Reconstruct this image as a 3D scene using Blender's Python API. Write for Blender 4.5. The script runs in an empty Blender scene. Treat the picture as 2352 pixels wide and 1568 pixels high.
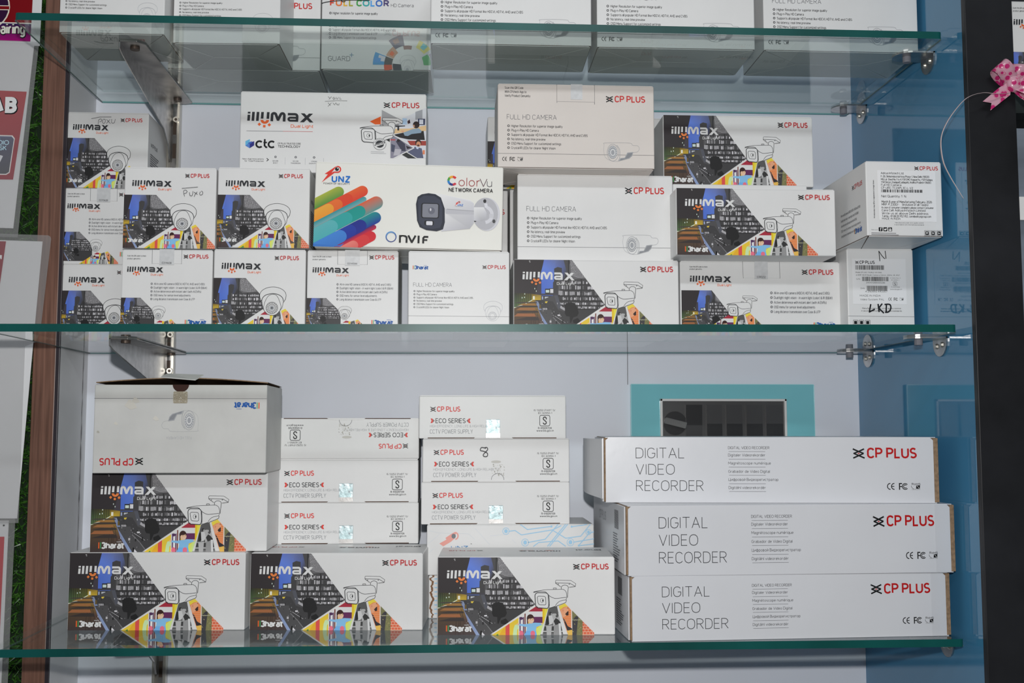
import bpy, bmesh, math, random
from mathutils import Vector, Matrix
PI = math.pi
sc = bpy.context.scene
COL = sc.collection
ZC = 1.35                      # height of the photographer's lens above the floor

# ---------------------------------------------------------------- camera, world, lamps, exposure
cam_d = bpy.data.cameras.new('camera')
cam = bpy.data.objects.new('camera', cam_d)
COL.objects.link(cam)
cam_d.sensor_width = 36.0
cam_d.lens = 36.0 * 2470.92 / 2352.0
cam_d.clip_start = 0.05
_pt, _yw = 0.08182, 0.05539
_fw = Vector((math.sin(_yw) * math.cos(_pt), math.cos(_yw) * math.cos(_pt), math.sin(_pt)))
cam.location = (0, 0, ZC)
cam.rotation_euler = _fw.to_track_quat('-Z', 'Y').to_euler()
sc.camera = cam

world = bpy.data.worlds.new('shop_interior')
sc.world = world
world.use_nodes = True
_bg = world.node_tree.nodes['Background']
_bg.inputs[0].default_value = (0.86, 0.93, 1.0, 1)
_bg.inputs[1].default_value = 0.24

def lamp(name, typ, loc, rot, energy, color=(1, 1, 1), **kw):
    d = bpy.data.lights.new(name, typ)
    d.energy = energy
    d.color = color
    for k, v in kw.items():
        setattr(d, k, v)
    o = bpy.data.objects.new(name, d)
    o.location = loc
    o.rotation_euler = rot
    COL.objects.link(o)
    return o

# the camera's own flash, a hand's breadth above the lens
flash_dir = Vector((0.02, 1.0, -0.02))
lamp('camera_flash', 'SPOT', (0.0, -0.03, ZC + 0.104), flash_dir.to_track_quat('-Z', 'Y').to_euler(),
     33.0, (1.0, 0.985, 0.965), spot_size=math.radians(104), spot_blend=0.9, shadow_soft_size=0.012)
# the shop's ceiling tube, behind and above the photographer
lamp('ceiling_tube', 'AREA', (0.2, -0.9, ZC + 1.45), (math.radians(38), 0, 0), 14.0, (0.93, 0.97, 1.0),
     shape='RECTANGLE', size=1.2, size_y=0.12)
sc.view_settings.view_transform = 'Standard'
sc.view_settings.look = 'None'
sc.view_settings.gamma = 1.0
sc.view_settings.exposure = 0.0
sc.view_settings.use_curve_mapping = False
sc.cycles.transparent_max_bounces = 24
sc.cycles.max_bounces = 16

# ---------------------------------------------------------------- materials
def lin(v):
    v = v / 255.0
    return v / 12.92 if v <= 0.04045 else ((v + 0.055) / 1.055) ** 2.4
INK_GAIN = 1.25
def ink(r, g, b, k=INK_GAIN):
    return tuple(min(0.86, lin(q) * k) for q in (r, g, b))
PAPER = (0.77, 0.77, 0.765)

def new_mat(name):
    m = bpy.data.materials.new(name)
    m.use_nodes = True
    n = m.node_tree.nodes
    return m, n, m.node_tree.links, n['Principled BSDF']

def mat(name, col, rough=0.5, metal=0.0, spec=0.5, noise=0.0, nscale=60.0, bump=0.0, bscale=400.0, coat=0.0, stretch=None):
    m, n, l, p = new_mat(name)
    p.inputs['Roughness'].default_value = rough
    p.inputs['Metallic'].default_value = metal
    p.inputs['Specular IOR Level'].default_value = spec
    p.inputs['Coat Weight'].default_value = coat
    p.inputs['Coat Roughness'].default_value = 0.06
    p.inputs['Base Color'].default_value = (*col, 1)
    tc = n.new('ShaderNodeTexCoord')
    src = tc.outputs['Object']
    if stretch:
        mp = n.new('ShaderNodeMapping')
        mp.inputs['Scale'].default_value = stretch
        l.new(src, mp.inputs['Vector'])
        src = mp.outputs['Vector']
    if noise:
        t = n.new('ShaderNodeTexNoise')
        t.inputs['Scale'].default_value = nscale
        t.inputs['Detail'].default_value = 6
        l.new(src, t.inputs['Vector'])
        r = n.new('ShaderNodeValToRGB')
        a = [max(0, c * (1 - noise)) for c in col]
        b = [min(1, c * (1 + noise)) for c in col]
        r.color_ramp.elements[0].position = 0.3
        r.color_ramp.elements[1].position = 0.7
        r.color_ramp.elements[0].color = (*a, 1)
        r.color_ramp.elements[1].color = (*b, 1)
        l.new(t.outputs['Fac'], r.inputs['Fac'])
        l.new(r.outputs['Color'], p.inputs['Base Color'])
    if bump:
        t2 = n.new('ShaderNodeTexNoise')
        t2.inputs['Scale'].default_value = bscale
        l.new(src, t2.inputs['Vector'])
        bp = n.new('ShaderNodeBump')
        bp.inputs['Strength'].default_value = bump
        bp.inputs['Distance'].default_value = 0.001
        l.new(t2.outputs['Fac'], bp.inputs['Height'])
        l.new(bp.outputs['Normal'], p.inputs['Normal'])
    return m

M = {}
M['card'] = mat('white_card', PAPER, 0.42, noise=0.02, nscale=25, bump=0.05, bscale=260)
M['card_aged'] = mat('aged_card', (0.72, 0.665, 0.62), 0.5, noise=0.03, nscale=18, bump=0.05, bscale=260)
M['card_cream'] = mat('cream_card', (0.84, 0.835, 0.78), 0.34, noise=0.015, nscale=20, bump=0.04, bscale=200)
M['card_grey'] = mat('cool_white_card', (0.67, 0.68, 0.71), 0.30, noise=0.02, nscale=14, bump=0.05, bscale=120)
M['card_dirty'] = mat('dusty_card', (0.60, 0.60, 0.58), 0.5, noise=0.06, nscale=24, bump=0.06, bscale=200)
M['kraft'] = mat('brown_corrugated', (0.26, 0.17, 0.10), 0.85, noise=0.25, nscale=300, bump=0.3, bscale=500)
M['kraft_dark'] = mat('box_interior_gap_shade', (0.10, 0.055, 0.035), 0.9, noise=0.2, nscale=120)
M['chrome'] = mat('plated_steel', (0.52, 0.51, 0.50), 0.30, metal=1.0, noise=0.18, nscale=90, bump=0.06, bscale=300)
M['chrome_bright'] = mat('bright_plated_steel', (0.62, 0.60, 0.54), 0.38, metal=1.0)
M['bolt_dark'] = mat('dark_bolt', (0.10, 0.075, 0.06), 0.5, metal=0.6)
M['rubber'] = mat('grey_pad', (0.22, 0.22, 0.25), 0.6)

def ink_material():
    m, n, l, p = new_mat('printed_ink')
    a = n.new('ShaderNodeAttribute')
    a.attribute_name = 'Col'
    l.new(a.outputs['Color'], p.inputs['Base Color'])
    p.inputs['Roughness'].default_value = 0.42
    p.inputs['Specular IOR Level'].default_value = 0.22
    return m
M['ink'] = ink_material()

def clear_material(name, tint, base=0.04, rough=0.0, refl=(1, 1, 1), haze=0.0):
    """Sheet glass / clear film: transmits with a tint, mirrors more towards grazing angles (Schlick)."""
    m, n, l, p = new_mat(name)
    n.remove(p)
    out = n['Material Output']
    tr = n.new('ShaderNodeBsdfTransparent')
    tr.inputs['Color'].default_value = (*tint, 1)
    gl = n.new('ShaderNodeBsdfGlossy')
    gl.inputs['Roughness'].default_value = rough
    gl.inputs['Color'].default_value = (*refl, 1)
    lw = n.new('ShaderNodeLayerWeight')
    lw.inputs['Blend'].default_value = 0.5
    pw = n.new('ShaderNodeMath'); pw.operation = 'POWER'
    pw.inputs[1].default_value = 5.0
    ml = n.new('ShaderNodeMath'); ml.operation = 'MULTIPLY_ADD'
    ml.inputs[1].default_value = 1.0 - base
    ml.inputs[2].default_value = base
    mx = n.new('ShaderNodeMixShader')
    l.new(lw.outputs['Facing'], pw.inputs[0])
    l.new(pw.outputs[0], ml.inputs[0])
    l.new(ml.outputs[0], mx.inputs['Fac'])
    l.new(tr.outputs[0], mx.inputs[1])
    l.new(gl.outputs[0], mx.inputs[2])
    if haze:                                    # dull scattering of a plastic film
        df = n.new('ShaderNodeBsdfDiffuse')
        m2 = n.new('ShaderNodeMixShader')
        m2.inputs['Fac'].default_value = haze
        l.new(mx.outputs[0], m2.inputs[1])
        l.new(df.outputs[0], m2.inputs[2])
        mx = m2
    l.new(mx.outputs[0], out.inputs['Surface'])
    return m
M['glass'] = clear_material('shelf_glass', (0.93, 0.965, 0.95))
M['film'] = clear_material('laminate_film', (0.95, 0.95, 0.95), 0.05, 0.08, haze=0.13)
M['tape'] = clear_material('clear_tape', (0.992, 0.992, 0.992), 0.02, 0.15)
M['glass_edge'] = mat('polished_glass_edge', (0.004, 0.075, 0.068), 0.34, spec=0.3, noise=0.35, nscale=7, stretch=(1, 1, 0.01))
M['arris'] = mat('ground_glass_arris', (0.10, 0.16, 0.15), 0.4)
M['arris_teal'] = mat('teal_rear_glass_edge', (0.12, 0.46, 0.45), 0.3)
M['steel_shaded'] = mat('shaded_plated_steel', (0.36, 0.345, 0.33), 0.34, metal=1.0, noise=0.3, nscale=40, bump=0.08, bscale=200)  # darker copy of the plating: shade painted on the bracket flange
M['wall_white'] = mat('white_laminate_panel', (0.83, 0.865, 0.95), 0.42, noise=0.025, nscale=5, spec=0.25, bump=0.02, bscale=30)
M['wall_grey'] = mat('grey_side_panel', (0.74, 0.74, 0.75), 0.4, noise=0.05, nscale=12)
M['blue'] = mat('blue_gloss_laminate', (0.062, 0.235, 0.41), 0.045, spec=0.6, noise=0.05, nscale=3)
M['black'] = mat('black_stone_laminate', (0.012, 0.0125, 0.0145), 0.42, spec=0.25, noise=0.8, nscale=7, bump=0.05, bscale=40)
M['edge_dark'] = mat('dark_edge_band', (0.035, 0.028, 0.035), 0.35)

def wood_material():
    m, n, l, p = new_mat('reddish_brown_wood')
    tc = n.new('ShaderNodeTexCoord')
    mp = n.new('ShaderNodeMapping')
    mp.inputs['Scale'].default_value = (180, 180, 6)
    t = n.new('ShaderNodeTexNoise')
    t.inputs['Scale'].default_value = 2.0
    t.inputs['Detail'].default_value = 8
    r = n.new('ShaderNodeValToRGB')
    r.color_ramp.elements[0].color = (0.13, 0.062, 0.042, 1)
    r.color_ramp.elements[1].color = (0.27, 0.135, 0.095, 1)
    r.color_ramp.elements[0].position = 0.3
    r.color_ramp.elements[1].position = 0.75
    l.new(tc.outputs['Object'], mp.inputs['Vector'])
    l.new(mp.outputs['Vector'], t.inputs['Vector'])
    l.new(t.outputs['Fac'], r.inputs['Fac'])
    l.new(r.outputs['Color'], p.inputs['Base Color'])
    p.inputs['Roughness'].default_value = 0.38
    return m
M['wood'] = wood_material()

def grass_material():
    m, n, l, p = new_mat('artificial_turf')
    oi = n.new('ShaderNodeTexCoord')
    t = n.new('ShaderNodeTexNoise')
    t.inputs['Scale'].default_value = 160
    r = n.new('ShaderNodeValToRGB')
    r.color_ramp.elements[0].color = (0.010, 0.045, 0.006, 1)
    r.color_ramp.elements[1].color = (0.065, 0.19, 0.025, 1)
    r.color_ramp.elements[0].position = 0.35
    r.color_ramp.elements[1].position = 0.7
    l.new(oi.outputs['Object'], t.inputs['Vector'])
    l.new(t.outputs['Fac'], r.inputs['Fac'])
    l.new(r.outputs['Color'], p.inputs['Base Color'])
    p.inputs['Roughness'].default_value = 0.35
    return m
M['grass'] = grass_material()
M['turf_back'] = mat('turf_backing', (0.006, 0.02, 0.005), 0.9)

def hologram_material():
    m, n, l, p = new_mat('hologram_foil')
    tc = n.new('ShaderNodeTexCoord')
    v = n.new('ShaderNodeTexVoronoi')
    v.inputs['Scale'].default_value = 330
    r = n.new('ShaderNodeValToRGB')
    e = r.color_ramp.elements
    e[0].color = (0.30, 0.34, 0.36, 1)
    e[1].color = (0.85, 0.92, 0.95, 1)
    x = e.new(0.5); x.color = (0.50, 0.66, 0.68, 1)
    l.new(tc.outputs['Object'], v.inputs['Vector'])
    l.new(v.outputs['Color'], r.inputs['Fac'])
    l.new(r.outputs['Color'], p.inputs['Base Color'])
    nz = n.new('ShaderNodeTexNoise'); nz.inputs['Scale'].default_value = 170
    bp = n.new('ShaderNodeBump'); bp.inputs['Strength'].default_value = 0.35; bp.inputs['Distance'].default_value = 0.0015
    l.new(tc.outputs['Object'], nz.inputs['Vector'])
    l.new(nz.outputs['Fac'], bp.inputs['Height'])
    l.new(bp.outputs['Normal'], p.inputs['Normal'])
    p.inputs['Metallic'].default_value = 0.45
    p.inputs['Roughness'].default_value = 0.45
    return m
M['holo'] = hologram_material()
M['silver'] = mat('silver_label', (0.62, 0.63, 0.64), 0.5, metal=0.1, noise=0.08, nscale=200)
M['label_white'] = mat('white_label_paper', (0.84, 0.84, 0.84), 0.4)

# ---------------------------------------------------------------- object helpers
def link_mesh(name, me, parent=None, loc=(0, 0, 0), rot=(0, 0, 0)):
    o = bpy.data.objects.new(name, me)
    COL.objects.link(o)
    o.location = loc
    o.rotation_euler = rot
    if parent is not None:
        o.parent = parent
    return o
def bm_mesh(name, bm, *mats, smooth=False):
    me = bpy.data.meshes.new(name)
    bm.normal_update()
    bm.to_mesh(me)
    bm.free()
    for m in mats:
        me.materials.append(m)
    if smooth:
        for p in me.polygons:
            p.use_smooth = True
    return me
def tag(o, label, cat, group=None, kind=None):
    o['label'] = label
    o['category'] = cat
    if group:
        o['group'] = group
    if kind:
        o['kind'] = kind
    return o
def struct(o):
    o['kind'] = 'structure'
    return o
def empty(name, loc, rz=0.0):
    o = bpy.data.objects.new(name, None)
    COL.objects.link(o)
    o.location = loc
    o.rotation_euler = (0, 0, rz)
    o.empty_display_size = 0.02
    return o
def bbox_bm(x0, x1, y0, y1, z0, z1, bevel=0.0, seg=2, bm=None):
    bm2 = bmesh.new()
    vs = [bm2.verts.new((x, y, z)) for z in (z0, z1) for y in (y0, y1) for x in (x0, x1)]
    for f in ((0, 2, 3, 1), (4, 5, 7, 6), (0, 1, 5, 4), (1, 3, 7, 5), (3, 2, 6, 7), (2, 0, 4, 6)):
        bm2.faces.new([vs[i] for i in f])
    if bevel:
        bmesh.ops.bevel(bm2, geom=list(bm2.edges), offset=bevel, segments=seg, profile=0.5, affect='EDGES')
    if bm is None:
        return bm2
    tmp = bpy.data.meshes.new('tmp')
    bm2.to_mesh(tmp); bm2.free()
    bm.from_mesh(tmp)
    bpy.data.meshes.remove(tmp)
    return bm
def box_obj(name, x0, x1, y0, y1, z0, z1, m, bevel=0.0, parent=None):
    return link_mesh(name, bm_mesh(name, bbox_bm(x0, x1, y0, y1, z0, z1, bevel), m), parent)
def prism_bm(pts, axis, a, b, bm=None):
    """extrude a polygon: pts are 2-D; axis 'y' -> (x,z) extruded along y from a to b; 'x' -> (y,z); 'z' -> (x,y)"""
    bm = bm or bmesh.new()
    def P(p, t):
        return {'y': (p[0], t, p[1]), 'x': (t, p[0], p[1]), 'z': (p[0], p[1], t)}[axis]
    A = [bm.verts.new(P(p, a)) for p in pts]
    B = [bm.verts.new(P(p, b)) for p in pts]
    n = len(pts)
    fs = [bm.faces.new(A), bm.faces.new(B[::-1])]
    for i in range(n):
        j = (i + 1) % n
        fs.append(bm.faces.new((A[j], A[i], B[i], B[j])))
    bmesh.ops.recalc_face_normals(bm, faces=fs)
    return bm
def cyl_bm(c, axis, r, a, b, n=20, bm=None, r2=None):
    r2 = r if r2 is None else r2
    bm = bm or bmesh.new()
    def P(u, v, t):
        return {'y': (c[0] + u, t, c[1] + v), 'x': (t, c[0] + u, c[1] + v), 'z': (c[0] + u, c[1] + v, t)}[axis]
    A = [bm.verts.new(P(r * math.cos(2 * PI * i / n), r * math.sin(2 * PI * i / n), a)) for i in range(n)]
    B = [bm.verts.new(P(r2 * math.cos(2 * PI * i / n), r2 * math.sin(2 * PI * i / n), b)) for i in range(n)]
    fs = [bm.faces.new(A), bm.faces.new(B[::-1])]
    for i in range(n):
        j = (i + 1) % n
        fs.append(bm.faces.new((A[j], A[i], B[i], B[j])))
    bmesh.ops.recalc_face_normals(bm, faces=fs)
    return bm
# ---------------------------------------------------------------- print: flat artwork as thin coloured shapes on a face
# stroke alphabet: width | strokes; a stroke is a list of x y pairs, @cx,cy,rx,ry,a0,a1 is an arc
GL = {
'A':'6.6|0 0 3.3 10 6.6 0;1.2 3.4 5.4 3.4','B':'5.6|0 5.3 3.1 5.3 @3.1,7.65,2.3,2.35,-90,90 0 10 0 0 3 0 @3,2.65,2.6,2.65,-90,90 0 5.3',
'C':'5.8|@3,7,3,3,25,180 @3,3,3,3,180,335','D':'6|0 0 0 10 2.8 10 @2.8,6.8,3.2,3.2,90,0 @2.8,3.2,3.2,3.2,0,-90 0 0',
'E':'4.8|4.8 10 0 10 0 0 4.8 0;0 5.2 4.3 5.2','F':'4.6|4.6 10 0 10 0 0;0 5 4.2 5','G':'6.1|@3.1,7,3.1,3,28,180 @3.1,3,3.1,3,180,360 6.2 4.8 3.6 4.8',
'H':'6|0 0 0 10;6 0 6 10;0 5.2 6 5.2','I':'0|0 0 0 10','J':'3.8|3.8 10 3.8 2.4 @1.9,2.4,1.9,2.4,0,-160','K':'5.6|0 0 0 10;5.3 10 0 4.4;1.9 6.3 5.6 0',
'L':'4.6|0 10 0 0 4.6 0','M':'7.4|0 0 0 10 3.7 3 7.4 10 7.4 0','N':'6.2|0 0 0 10 6.2 0 6.2 10','O':'6.8|@3.4,6.4,3.4,3.6,0,180 @3.4,3.6,3.4,3.6,180,360 6.8 6.4',
'P':'5.6|0 0 0 10 3 10 @3,7.3,2.6,2.7,90,-90 0 4.6','Q':'6.8|@3.4,6.4,3.4,3.6,0,180 @3.4,3.6,3.4,3.6,180,360 6.8 6.4;4.2 2.4 6.9 -0.8',
'R':'5.8|0 0 0 10 3 10 @3,7.4,2.6,2.6,90,-90 0 4.8;2.8 4.8 5.8 0','S':'5.4|@2.7,7.5,2.5,2.5,30,270 @2.7,2.5,2.7,2.5,90,-150','T':'6|0 10 6 10;3 10 3 0',
'U':'6|0 10 0 3 @3,3,3,3,180,360 6 10','V':'6.4|0 10 3.2 0 6.4 10','W':'9|0 10 2.2 0 4.5 9.5 6.8 0 9 10','X':'6|0 10 6 0;6 10 0 0','Y':'6|0 10 3 4.6 6 10;3 4.6 3 0','Z':'5.6|0 10 5.6 10 0 0 5.6 0',
'a':'4.5|0.4 6 @2.4,5,2.1,2,120,0 4.5 0;4.5 4.2 2 4 @2,2,2,2,100,270 @2.4,2,2.1,2,270,350','b':'4.9|0 10 0 0;@2.45,3.5,2.45,3.5,0,360','c':'4.2|@2.6,3.5,2.6,3.5,50,310',
'd':'4.9|4.9 10 4.9 0;@2.45,3.5,2.45,3.5,0,360','e':'4.8|0.1 3.7 4.8 3.7 @2.4,3.5,2.4,3.5,5,318','f':'2.9|@2.6,8.4,1.6,1.6,60,180 1 0;0 7 2.8 7',
'g':'4.9|4.9 7 4.9 -1 @2.5,-1,2.4,2,0,-150;@2.45,3.5,2.45,3.5,0,360','h':'4.7|0 10 0 0;0 4.6 @2.35,4.6,2.35,2.4,180,0 4.7 0','i':'0|0 7 0 0;0 8.8 0 10',
'j':'1.2|1.2 7 1.2 -1.5 @0.2,-1.5,1,1.5,0,-100;1.2 8.8 1.2 10','k':'4.3|0 10 0 0;4.1 7 0 3;1.6 4.4 4.3 0','l':'0|0 10 0 0',
'm':'7.4|0 7 0 0;0 4.8 @1.85,4.8,1.85,2.2,180,0 3.7 0;3.7 4.8 @5.55,4.8,1.85,2.2,180,0 7.4 0','n':'4.7|0 7 0 0;0 4.6 @2.35,4.6,2.35,2.4,180,0 4.7 0',
'o':'5|@2.5,3.5,2.5,3.5,0,360','p':'4.9|0 7 0 -3;@2.45,3.5,2.45,3.5,0,360','q':'4.9|4.9 7 4.9 -3;@2.45,3.5,2.45,3.5,0,360','r':'2.8|0 7 0 0;0 4.2 @2.3,4.2,2.3,2.8,180,80',
's':'3.9|@1.95,5.2,1.8,1.8,35,270 @1.95,1.7,1.95,1.7,90,-145','t':'2.9|1 9.2 1 1.7 @2.6,1.7,1.6,1.7,180,280;0 7 2.9 7','u':'4.7|0 7 0 2.4 @2.35,2.4,2.35,2.4,180,360;4.7 7 4.7 0',
'v':'4.8|0 7 2.4 0 4.8 7','w':'7.2|0 7 1.8 0 3.6 6.6 5.4 0 7.2 7','x':'4.6|0 7 4.6 0;4.6 7 0 0','y':'4.8|0 7 2.4 0;4.8 7 1.6 -3','z':'4.3|0 7 4.3 7 0 0 4.3 0',
'0':'5.4|@2.7,6.8,2.7,3.2,0,180 @2.7,3.2,2.7,3.2,180,360 5.4 6.8','1':'2.6|0 7.8 2.4 10 2.4 0','2':'5.2|@2.6,7.4,2.5,2.6,165,-20 0 0 5.2 0','3':'5|@2.4,7.6,2.3,2.4,150,-90 @2.4,2.6,2.6,2.6,90,-150',
'4':'5.6|4.2 0 4.2 10 0 3 5.6 3','5':'5|4.6 10 0.6 10 0.2 5.4 @2.4,3.2,2.6,3.2,120,-150','6':'5.2|@2.6,3.1,2.6,3.1,180,540 @4.6,4,4.6,6,180,100','7':'5|0 10 5 10 1.6 0',
'8':'5.2|@2.6,7.6,2.2,2.4,-90,270;@2.6,2.6,2.6,2.6,90,450','9':'5.2|@2.6,6.9,2.6,3.1,0,360 @0.6,6,4.6,6,0,-80','.':'0|0 0 0 1.2',',':'0.6|0.6 1.2 0 -1.6',':':'0|0 0 0 1.2;0 5.4 0 6.6','-':'3|0 4 3 4',
'/':'3.6|0 -1 3.6 10.4','(':'1.8|@3.2,4.5,3.2,6.5,115,245','):':'','&':'6.4|6.4 0 1.6 7 @2.7,8.2,1.7,1.8,220,-50 0.8 4 @2.4,2.4,2.4,2.4,150,300 6 4.6','+':'5|0 5 5 5;2.5 2.5 2.5 7.5',
'@':'8|@4,4,4,5,-60,290;@4,4,1.8,2.2,0,360','>':'3|0 9 3 5 0 1','\u20b9':'5|0 10 5 10;0 7.4 5 7.4;0 10 @1.4,7.6,2.4,2.4,90,-90 0 5.2 4.4 0','\u00ae':'4|@2,8,2,2,0,360',
'\u0446':'5.2|0 7 0 0 4.4 0 4.4 7;4.4 0 5.2 0 5.2 -2','\u0426':'6.4|0 10 0 0 5.4 0 5.4 10;5.4 0 6.4 0 6.4 -2.4','\u0438':'4.7|0 7 0 0 4.7 7 4.7 0','\u0439':'4.7|0 7 0 0 4.7 7 4.7 0;@2.35,9.4,1.3,1.2,180,360',
'\u0444':'6.6|3.3 10 3.3 -3;@1.75,3.5,1.75,3.5,0,360;@4.85,3.5,1.75,3.5,0,360','\u0432':'4.4|0 3.8 2.4 3.8 @2.4,5.4,1.6,1.6,-90,90 0 7 0 0 2.4 0 @2.4,1.9,2,1.9,-90,90','\u0434':'5.2|0 -1.6 0 0 5.2 0 5.2 -1.6;0.6 0 1.4 7 4.4 7 4.4 0',
'\u0433':'3.4|0 0 0 7 3.4 7','\u0442':'4.4|0 7 4.4 7;2.2 7 2.2 0'}
GL[')'] = '1.8|@-1.4,4.5,3.2,6.5,65,-65'
for a_, b_ in zip('\u0440\u043e\u0435\u0441\u0430\u0412', 'poecaB'):
    GL[a_] = GL[b_]
ACC = {'\u00e9': ('e', 1), '\u00e1': ('a', 1), '\u00ed': ('i', 1)}
_gc = {}
def glyph(ch):
    if ch in _gc:
        return _gc[ch]
    acc = None
    src = ch
    if ch in ACC:
        src, acc = ACC[ch]
    if src not in GL or not GL[src]:
        _gc[ch] = (3.0, [])
        return _gc[ch]
    w, body = GL[src].split('|')
    out = []
    for s in body.split(';'):
        pts, nums = [], []
        for tok in s.split():
            if tok[0] == '@':
                cx, cy, rx, ry, a0, a1 = map(float, tok[1:].split(','))
                k = max(3, int(abs(a1 - a0) / 30))
                for i in range(k + 1):
                    a = math.radians(a0 + (a1 - a0) * i / k)
                    pts.append((cx + rx * math.cos(a), cy + ry * math.sin(a)))
            else:
                nums.append(float(tok))
                if len(nums) == 2:
                    pts.append(tuple(nums)); nums = []
        out.append(pts)
    w = float(w)
    if acc:
        if src == 'i':
            out = out[:1]
        out.append([(w / 2 - 0.6, 8.2), (w / 2 + 1, 10.2)])
    _gc[ch] = (w, out)
    return _gc[ch]

def _clip_half(pts, cols, ax, ay, bx, by):
    """keep the side to the right of a->b in y-down coordinates (polygon interior for clockwise-on-screen clip)"""
    out, oc = [], []
    n = len(pts)
    def side(p):
        return (bx - ax) * (p[1] - ay) - (by - ay) * (p[0] - ax)
    for i in range(n):
        p, q = pts[i], pts[(i + 1) % n]
        cp, cq = cols[i], cols[(i + 1) % n]
        sp, sq = side(p), side(q)
        if sp >= 0:
            out.append(p); oc.append(cp)
        if (sp >= 0) != (sq >= 0):
            t = sp / (sp - sq)
            out.append((p[0] + (q[0] - p[0]) * t, p[1] + (q[1] - p[1]) * t))
            oc.append(tuple(u + (v - u) * t for u, v in zip(cp, cq)))
    return out, oc

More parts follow.
